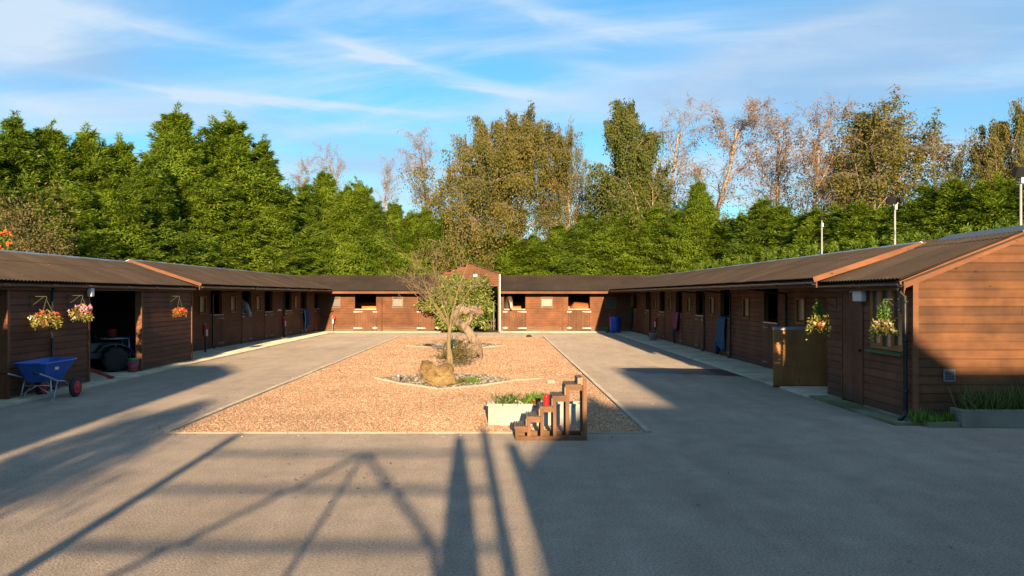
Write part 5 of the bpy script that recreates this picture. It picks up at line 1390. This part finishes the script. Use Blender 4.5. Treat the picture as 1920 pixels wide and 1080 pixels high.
# ------------------------------------------------------------------ fire points, drum, pails
def fire_point(loc, rz, label, hgt=1.02, big=True):
    t = thing('fire_point', label, 'fire point', loc, rz, 'red fire points round the yard')
    MB().box(-.03, .03, -.03, .03, 0, hgt-.35).build('post', M['grey_pl'] if not big else M['black_pl'], t)
    b = MB(); b.box(-.09, .09, -.09, .06, hgt-.42, hgt); b.box(.091, .15, -.06, .02, hgt-.16, hgt-.02); o = b.build('box', M['red'], t); bevel(o, .012, 2)
    MB().box(-.005, .065, -.097, -.091, hgt-.41, hgt-.16).build('notice_plate', M['white_pl'], t)
    MB().lathe([(.001, 0), (.03, 0), (.03, .05), (.001, .06)], 10, None, (0, 0, hgt+.0)).build('bell', M['galv'], t, True); t.scale = (.8, .8, .93)
fire_point((-10.1, 30.3, .04), R(45), 'red fire point on a black post beside the nearest left stable door')
fire_point((-9.75, 40.0, .04), R(45), 'red fire point halfway down the left stables')
fire_point((-9.05, 48.0, .04), 0, 'small red fire point in sunlight at the left of the far range', .88, False)
fire_point((6.95, 39.0, .04), R(-45), 'red fire point on a black post halfway down the right stables')
fire_point((6.05, 47.9, .04), 0, 'red fire point in shade behind the blue drum', 1.0, False)
t = thing('plastic_drum', 'upright blue plastic drum in the shaded far right corner', 'drum', (6.13, 46.2, .04))
MB().lathe([(.001, 0), (.25, .0), (.27, .05), (.285, .2), (.29, .22), (.285, .24), (.295, .42), (.285, .62), (.29, .64), (.285, .66), (.27, .80), (.25, .86), (.24, .84), (.001, .83)], 28).build('drum_body', M['blue_drum'], t, True)
t = thing('bucket', 'small bright green bucket left of the blue drum', 'bucket', (5.80, 46.9, .04))
MB().lathe([(.001, 0), (.11, 0), (.14, .26), (.15, .27), (.13, .27), (.1, .02)], 18).build('bucket_body', M['green_pl'], t, True)
t = thing('bucket', 'galvanised steel bucket on the right apron near the fire point', 'bucket', (6.72, 38.3, .045))
MB().lathe([(.001, 0), (.15, 0), (.19, .30), (.20, .31), (.18, .31), (.14, .02)], 20).build('bucket_body', M['galv'], t, True)
MB().tube([(-.18, 0, .3), (-.12, 0, .42), (.12, 0, .42), (.18, 0, .3)], .006, 6).build('handle', M['galv'], t)

# ------------------------------------------------------------------ rugs
def rug(name, label, base, rz, W, Ln, mat, seed, tail=None, trim=None, skew=.0):
    """cloth hung over a half door; local x along the door, -y outward"""
    t = thing(name, label, 'horse rug', base, rz, 'horse rugs hung over stable doors')
    r = random.Random(seed); nx, nz = 14, 22; b = MB()
    ph = r.uniform(0, 6)
    def P(i, k):
        x = -W/2+W*i/nx; s = k/nz
        w = 1-.30*s
        z = 1.31-Ln*s if k > 1 else 1.31+.01
        y = -.075-.05*math.sin(i*1.25+ph+s*2)*s-.03*math.sin(i*2.7+s*5)-.05*s
        if k == 0: y = .03
        z += .05*math.sin(i*.8+ph)*s+skew*(x/W)*s
        return (x*w+skew*.3*s, y, z)
    for k in range(nz+1):
        for i in range(nx+1): b.v.append(P(i, k))
    for k in range(nz):
        for i in range(nx): a_ = k*(nx+1)+i; b.f.append((a_, a_+nx+1, a_+nx+2, a_+1))
    o = b.build('rug_cloth', M[mat], t, True); sd_ = o.modifiers.new('thick', 'SOLIDIFY'); sd_.thickness = .022; sd_.offset = 0
    if trim:
        b = MB(); b.tube([tuple(Vector(P(0, k))+Vector((-.003, -.012, 0))) for k in range(1, nz+1)], .014, 6); b.tube([tuple(Vector(P(i, nz))+Vector((0, -.012, 0))) for i in range(nx+1)], .012, 6); b.build('edging', M[trim], t, True)
    if tail:
        b = MB(); b.tube([(tail[0], -.12, 1.31-Ln+.12), (tail[0]+tail[1]*.5, -.15, 1.31-Ln-.1), (tail[0]+tail[1], -.13, 1.31-Ln-tail[2])], [tail[3], tail[3]*.8, tail[3]*.35], 10, noise=.12, flat=.45); b.build('rug_lining', M[tail[4]], t, True)
    return t
def on_left(u, out=.0): v = F @ Vector((u, -out, 0)); return (WL[0]-v.y, WL[1]+v.x, 0)
cL = (openL[4][0]+openL[4][1])/2
rug('horse_rug', 'navy blue rug with pale edging over a left stable door', on_left(cL+.1, .03), R(90)-ang, .95, .95, 'rug_blue', 3, None, 'piping', .3)
def on_right(u, out=.03): return (XR-out, YR0-u, 0)
c2 = (opR[3][0]+opR[3][1])/2; rug('horse_rug', 'dusty pink rug with dark hanging lining over a right stable door', on_right(c2-.15), R(-90), 1.0, .72, 'rug_pink', 4, (-.05, .02, .52, .16, 'rug_dark'), None, .2)
c3 = (opR[1][0]+opR[1][1])/2; rug('horse_rug', 'blue checked rug trailing nearly to the ground over a right stable door', on_right(c3-.1), R(-90), .95, .95, 'rug_teal', 6, (-.25, -.1, .26, .14, 'rug_blue'), None, -.3)
c4_ = opR[6][0]; t = thing('horse_rug', 'dark rug hanging from a hook in the far right corner', 'horse rug', on_right(c4_+.0, .1), R(-90), 'horse rugs hung over stable doors')
MB().tube([(0, 0, 1.38), (.02, -.05, 1.25), (.0, -.08, .9), (.02, -.05, .6), (.0, -.02, .2)], [.05, .16, .22, .14, .05], 12, noise=.12, flat=.5).build('rug_cloth', M['rug_dark'], t, True)

# ------------------------------------------------------------------ horses
def horse_head(label, loc, rz, coat, face, mane, pitch=0.0, neck=1.0, s=1.0):
    """head and neck; head looks along local -y, neck comes out of the stable from +y"""
    t = thing('horse', label, 'horse', loc, rz)
    b = MB()
    # neck rises from the chest, then the head drops forward
    path = [(0, .75*neck, -.50), (0, .60*neck, -.28), (0, .42*neck, -.05), (0, .24*neck, .14), (0, .08, .25), (0, -.06, .22), (0, -.18, .10), (0, -.27, -.05), (0, -.35, -.20), (0, -.40, -.30), (0, -.415, -.345)]
    rad = [.30, .28, .24, .20, .185, .185, .165, .125, .095, .09, .04]
    b.tube(path, rad, 16, flat=1.18)
    # pull sideways widths in
    b.v = [(x*.72, y, z) for x, y, z in b.v]
    o = b.build('body', M[coat], t, True); sb = o.modifiers.new('sub', 'SUBSURF'); sb.levels = sb.render_levels = 1
    b = MB(); b.tube([(0, -.19, .27), (0, -.29, .13), (0, -.385, -.03), (0, -.44, -.2), (0, -.455, -.32)], [.05, .085, .07, .075, .04], 10, flat=.5); b.build('blaze', M[face], o, True)
    for sx in (-1, 1):
        b = MB(); b.tube([(.055*sx, .03, .33), (.065*sx, .01, .40), (.06*sx, .0, .47)], [.03, .032, .004], 8, flat=.5); b.build('ear', M[coat], o, True)
        b = MB(); b.lathe([(.001, -.02), (.018, -.012), (.022, 0), (.018, .012), (.001, .02)], 10, None, (.115*sx, -.17, .12)); b.build('eye', M['black'], o, True)
        b = MB(); b.lathe([(.001, -.012), (.014, 0), (.001, .012)], 8, None, (.035*sx, -.455+.03, -.285)); b.build('nostril', M['black'], o, True)
    b = MB(); 
    for k in range(26):
        f = k/25; y = .06+.55*neck*f; z = .36-.62*f**1.2+.02
        b.tube([(0, y, z+.02), (.09, y+.03, z-.08), (.12, y+.04, z-.24-.05*random.random())], [.03, .028, .008], 5, flat=.4)
    b.tube([(0, .08, .37), (.02, -.04, .33), (.02, -.12, .22), (.0, -.16, .14)], [.04, .04, .03, .008], 6, flat=.5)
    b.build('mane', M[mane], o, True)
    t.scale = (s, s, s); t.rotation_euler = (pitch, 0, rz)
    return t
c5 = (openL[1][0]+openL[1][1])/2; p = on_left(c5+.0, -.12)
horse_head('grey horse looking down over a left stable door', (p[0], p[1], 1.44), R(90)-ang-R(25), 'horse_grey', 'piping', 'horse_dark', R(0), .6, .85)
horse_head('horse with pale face and dark mane looking out of the far range', (bx_(955), YB-.02, 1.58), R(14), 'horse_brown', 'horse_dun', 'horse_dark', 0, .8, 1.1)
# chestnut horse turned away inside its stable
t = thing('horse', 'chestnut horse standing side on inside the far right stable, only its rump in view', 'horse', (bx_(1075)+.85, YB+.85, .05), R(180)); t.scale = (1.12, 1.12, 1.14)
b = MB(); b.tube([(-.95, 0, 1.02), (-.75, 0, 1.06), (-.45, 0, 1.05), (-.1, 0, 1.04), (.3, 0, 1.08), (.6, 0, 1.12), (.72, 0, 1.02), (.76, 0, .95)], [.22, .30, .33, .34, .34, .33, .24, .08], 16, flat=.85)
for (x, s) in ((-.7, 1), (-.7, -1), (.5, 1), (.5, -1)):
    b.tube([(x, .13*s, .95), (x+(.1 if x > 0 else -.02), .14*s, .68), (x+(.16 if x > 0 else 0), .14*s, .48), (x+.02, .14*s, .2), (x, .14*s, .03)], [.15, .11, .065, .045, .06], 8)
b.tube([(-.85, 0, 1.08), (-1.15, 0, 1.0), (-1.4, 0, .72)], [.19, .14, .11], 10); b.tube([(-1.36, 0, .80), (-1.5, 0, .6), (-1.58, 0, .38)], [.11, .09, .06], 10)
b.build('body', M['horse_bay'], t, True)
MB().tube([(.74, 0, 1.1), (.84, 0, .95), (.84, 0, .5)], [.04, .06, .03], 8).build('tail', M['horse_dark'], t, True)

# ------------------------------------------------------------------ through the passage
t = thing('picket_fence', 'low weathered picket fence seen through the gabled passage', 'fence', (-1.6, 51.6, .03))
pm = MB().box(0, .07, -.012, .012, .05, .62).mesh('picket', M['fence'])
for i in range(14): link(pm, 'picket', t, Matrix.Translation((i*.115, 0, random.uniform(-.01, .01))))
MB().box(-.05, 1.62, .013, .045, .45, .51).build('rail', M['fence'], t); MB().box(-.05, 1.62, .013, .045, .15, .21).build('rail', M['fence'], t)
o = link(bm_, 'hedge_bush'); o.location = (-.9, 54.2, 0); o.scale = (1.3, 1.1, .95); tag(o, 'shadowy green bush behind the picket fence in the passage', 'bush')
MB().box(-.02, .02, -.02, .02, 0, 1.6).build('steel_post', M['dull']); o = bpy.data.objects['steel_post']; o.location = (-.28, 50.6, .03); tag(o, 'thin pale post inside the gabled passage', 'post')

# ------------------------------------------------------------------ floodlights behind the right roofs
def floodlight(px, Y, label, heads):
    x = (px-935)/1650*Y; t = thing('floodlight', label, 'floodlight', (x, Y, 0), 0, 'floodlight poles behind the right stables')
    MB().lathe([(.036, 0), (.03, 2.2), (.024, 4.45), (.001, 4.46)], 12).build('pole', M['pole'], t, True)
    for (dx, dz, sc, rz) in heads:
        Q = Matrix.Translation((dx, 0, 4.55+dz)) @ Matrix.Rotation(rz, 4, 'Z') @ Matrix.Rotation(R(18), 4, 'X')
        b = MB(); b.box(-.17*sc, .17*sc, -.06, .08*sc, -.12*sc, .14*sc, Q); b.box(-.10*sc, .10*sc, .081*sc, .14*sc, -.08*sc, .08*sc, Q); h = b.build('lamp_head', M['flood'], t); bevel(h, .015, 2)
        MB().box(-.15*sc, .15*sc, -.068, -.061, -.10*sc, .12*sc, Q).build('lens', M['flood'], h)
        b = MB(); b.tube([(0, 0, 4.4), (dx*.5, 0, 4.5), (dx, 0, 4.55+dz)], .018, 6); b.build('arm', M['pole'], t)
    MB().box(-.03, .03, -.08, -.0, 4.34, 4.46).build('sensor_box', M['white_pl'], t)
floodlight(1541, 30, 'slim pole with a small pale floodlight, left of the two taller poles', [(.0, .08, .45, R(60))])
floodlight(1678, 24, 'pole with twin dark floodlights behind the join of the two right roofs', [(-.10, .02, .8, R(35)), (.13, .05, .6, R(-70))])
floodlight(1914, 18.4, 'pole with a black floodlight cut by the right edge', [(-.02, .02, .85, R(20))])

# ------------------------------------------------------------------ hut front: trough and strap leaved plants
t = thing('stone_trough', 'grey concrete trough planter along the foot of the hut gable', 'planter', (7.0, 13.28, 0))
b = MB(); b.box(0, 3.2, 0, .07, 0, .27); b.box(0, .07, .071, .38, 0, .27); b.box(3.13, 3.2, .071, .38, 0, .27); o = b.build('trough', M['trough'], t); bevel(o, .012, 2)
MB().box(.071, 3.129, .071, .385, .05, .22).build('soil', M['soil'], t)
for i, x in enumerate((.28, .62, .98, 1.4, 1.85)):
    tuft('strap_leaf_plant', (7.0+x, 13.5, .2), 150 if i else 110, [.48, .52, .58, .5, .55][i], .34, 'grassy', 'clump of narrow upright leaves in the grey trough, %s from the left' % ORD[i], 'plant', 200+i, .016, 'clumps of strap leaves in the grey trough')
slab('kerb_stone', 6.5, 6.98, 13.30, 13.62, 0, .075, M['concrete_moss'])
for i, (x, y) in enumerate(((6.62, 13.42), (6.88, 13.5), (6.47, 13.52))):
    tuft('weed', (x, y, .06), 90, .14+.05*i, .2, 'bk_green', ['small green weeds on the kerb by the hut corner', 'bright green weeds between the kerb and the grey trough', 'dry weed stalks at the foot of the hut downpipe'][i], 'weeds', 300+i, .02)

# ------------------------------------------------------------------ behind the viewer: what throws the long shadows
t = thing('barn', 'large timber barn standing behind the viewpoint on the right', 'barn', (4.55, -8, 0))
MB().prism([(0, 0), (-9, 0), (-9, 4.35), (0, 4.35)], 3.3, 16).build('wing', M['clad_gable'], t)
b = MB(); b.quad((0, 0, 0), (3.1, 0, 0), (3.5, 0, 4.4), (2.95, 0, 4.8), (2.85, 0, 5.02), (2.0, 0, 5.02), (1.2, 0, 5.25), (0, 0, 5.15)); b.quad((0, -9, 0), (0, -9, 5.15), (1.2, -9, 5.25), (2.9, -9, 4.75), (3.5, -9, 4.4), (3.1, -9, 0))  # unseen front; raised step in its outline added to shade the open door
b.quad((0, 0, 0), (0, 0, 5.15), (0, -9, 5.15), (0, -9, 0)); b.quad((0, 0, 5.15), (1.2, 0, 5.25), (1.2, -9, 5.25), (0, -9, 5.15)); b.quad((1.2, 0, 5.25), (2.9, 0, 4.75), (2.9, -9, 4.75), (1.2, -9, 5.25)); b.quad((2.9, 0, 4.75), (3.5, 0, 4.4), (3.5, -9, 4.4), (2.9, -9, 4.75))
b.build('wall', M['clad_gable'], t)
b = MB(); b.prism([(-.0, 0), (-9, 0), (-9, 3.9), (0, 3.9)], -1.55, -.002); i = len(b.v)
b.v += [(-1.55, -.001, 0), (-3.4, -.001, 0), (-3.4, -.001, 3.0), (-1.55, -.001, 4.2), (-1.55, -8.9, 0), (-3.4, -8.9, 0), (-3.4, -8.9, 3.0), (-1.55, -8.9, 4.2)]
b.f += [(i, i+1, i+2, i+3), (i+4, i+7, i+6, i+5), (i+1, i+5, i+6, i+2), (i+2, i+6, i+7, i+3)]
b.build('lean_to', M['clad_gable'], t)
t = thing('barn', 'timber barn standing behind the viewpoint on the left', 'barn', (-6.5, -6, 0))
MB().prism([(0, 0), (-8, 0), (-8, 5.1), (0, 5.1)], -9, 0).build('wall', M['clad_shed'], t)
b = MB(); i = 0
b.v += [(.002, 0, 0), (.95, 0, 0), (1.05, 0, 4.6), (.9, 0, 4.75), (.002, 0, 5.1)]; b.v += [(x, -7.9, z) for x, y, z in b.v[:5]]
b.f += [(0, 1, 2, 3, 4), (9, 8, 7, 6, 5)]+[(k, (k+5), ((k+1) % 5)+5, (k+1) % 5) for k in range(5)]
b.build('porch', M['clad_shed'], t)
t = thing('yard_gate', 'tall tubular yard gate with braces standing behind the viewpoint', 'gate', (0, -1.5, 0))
b = MB()
for z in (2.05, 1.71, 1.38, 1.02, .6, .2): b.tube([(-3.15, 0, z), (.5, 0, z)], .025, 8)
b.tube([(-1.12, 0, 2.05), (-1.22, 0, .2)], .022, 8); b.tube([(-1.12, 0, 2.05), (-2.9, 0, .95)], .022, 8); b.tube([(-1.12, 0, 2.05), (-.15, 0, 1.4)], .03, 8); b.tube([(-.15, 0, 1.4), (.3, 0, .3)], .03, 8)
b.build('gate_frame', M['galv'], t)
MB().lathe([(.17, 0), (.155, 1.2), (.125, 1.75), (.06, 2.28), (.001, 2.3)], 12, None, (.08, -.1, 0)).build('post', M['fence'], t)  # added out of view, tapered to cast the broad foreground shadow
MB().lathe([(.06, 0), (.055, 2.4), (.001, 2.42)], 10, None, (.44, -.05, 0)).build('post', M['fence'], t)
MB().lathe([(.075, 0), (.06, 2.3), (.001, 2.32)], 10, None, (-3.1, -.02, 0)).build('post', M['fence'], t)
t = thing('fence_panel', 'close boarded fence panel between gate post and barn behind the viewpoint', 'fence', (.72, -2.0, 0))
b = MB(); b.box(0, .16, 0, .04, 0, 2.25); b.box(.38, 3.6, 0, .04, 0, 1.7); b.build('boards', M['fence'], t)
mb, tips = branch_tree(3.5, 91, spread=.75, nmain=10, levels=3, r0=.10, first=.22, mainL=.5)
t = thing('bare_tree', 'bare young tree behind the viewpoint on the left', 'tree', (-4.6, -5.5, 0))
link(mb.mesh('trunk', M['trunk']), 'trunk', t); link(birch_leaves(tips, 14, M['birch_leaf'], 4, .11, .4, .8), 'crown', t)

# curled dead leaves and scraps strewn on the asphalt
r = np.random.default_rng(5); n = 240
C = np.stack([r.uniform(-8, 6.5, n), 6+r.random(n)**1.3*38, np.full(n, .008)], 1)
C[:60, 0] = r.normal(-1.6, .6, 60); C[:60, 1] = r.normal(9.6, .5, 60)
D = r.normal(size=(n, 3)); D[:, 2] = .12
V, Fc = leaf_quads(C, D, np.tile([0, 0, 1.0], (n, 1))+r.normal(0, .2, (n, 3)), r.uniform(.02, .055, n), r.uniform(.012, .03, n))
o = link(np_mesh('fallen_leaves', V, Fc, M['shrub'], r.random(n)), 'fallen_leaves'); o['kind'] = 'stuff'
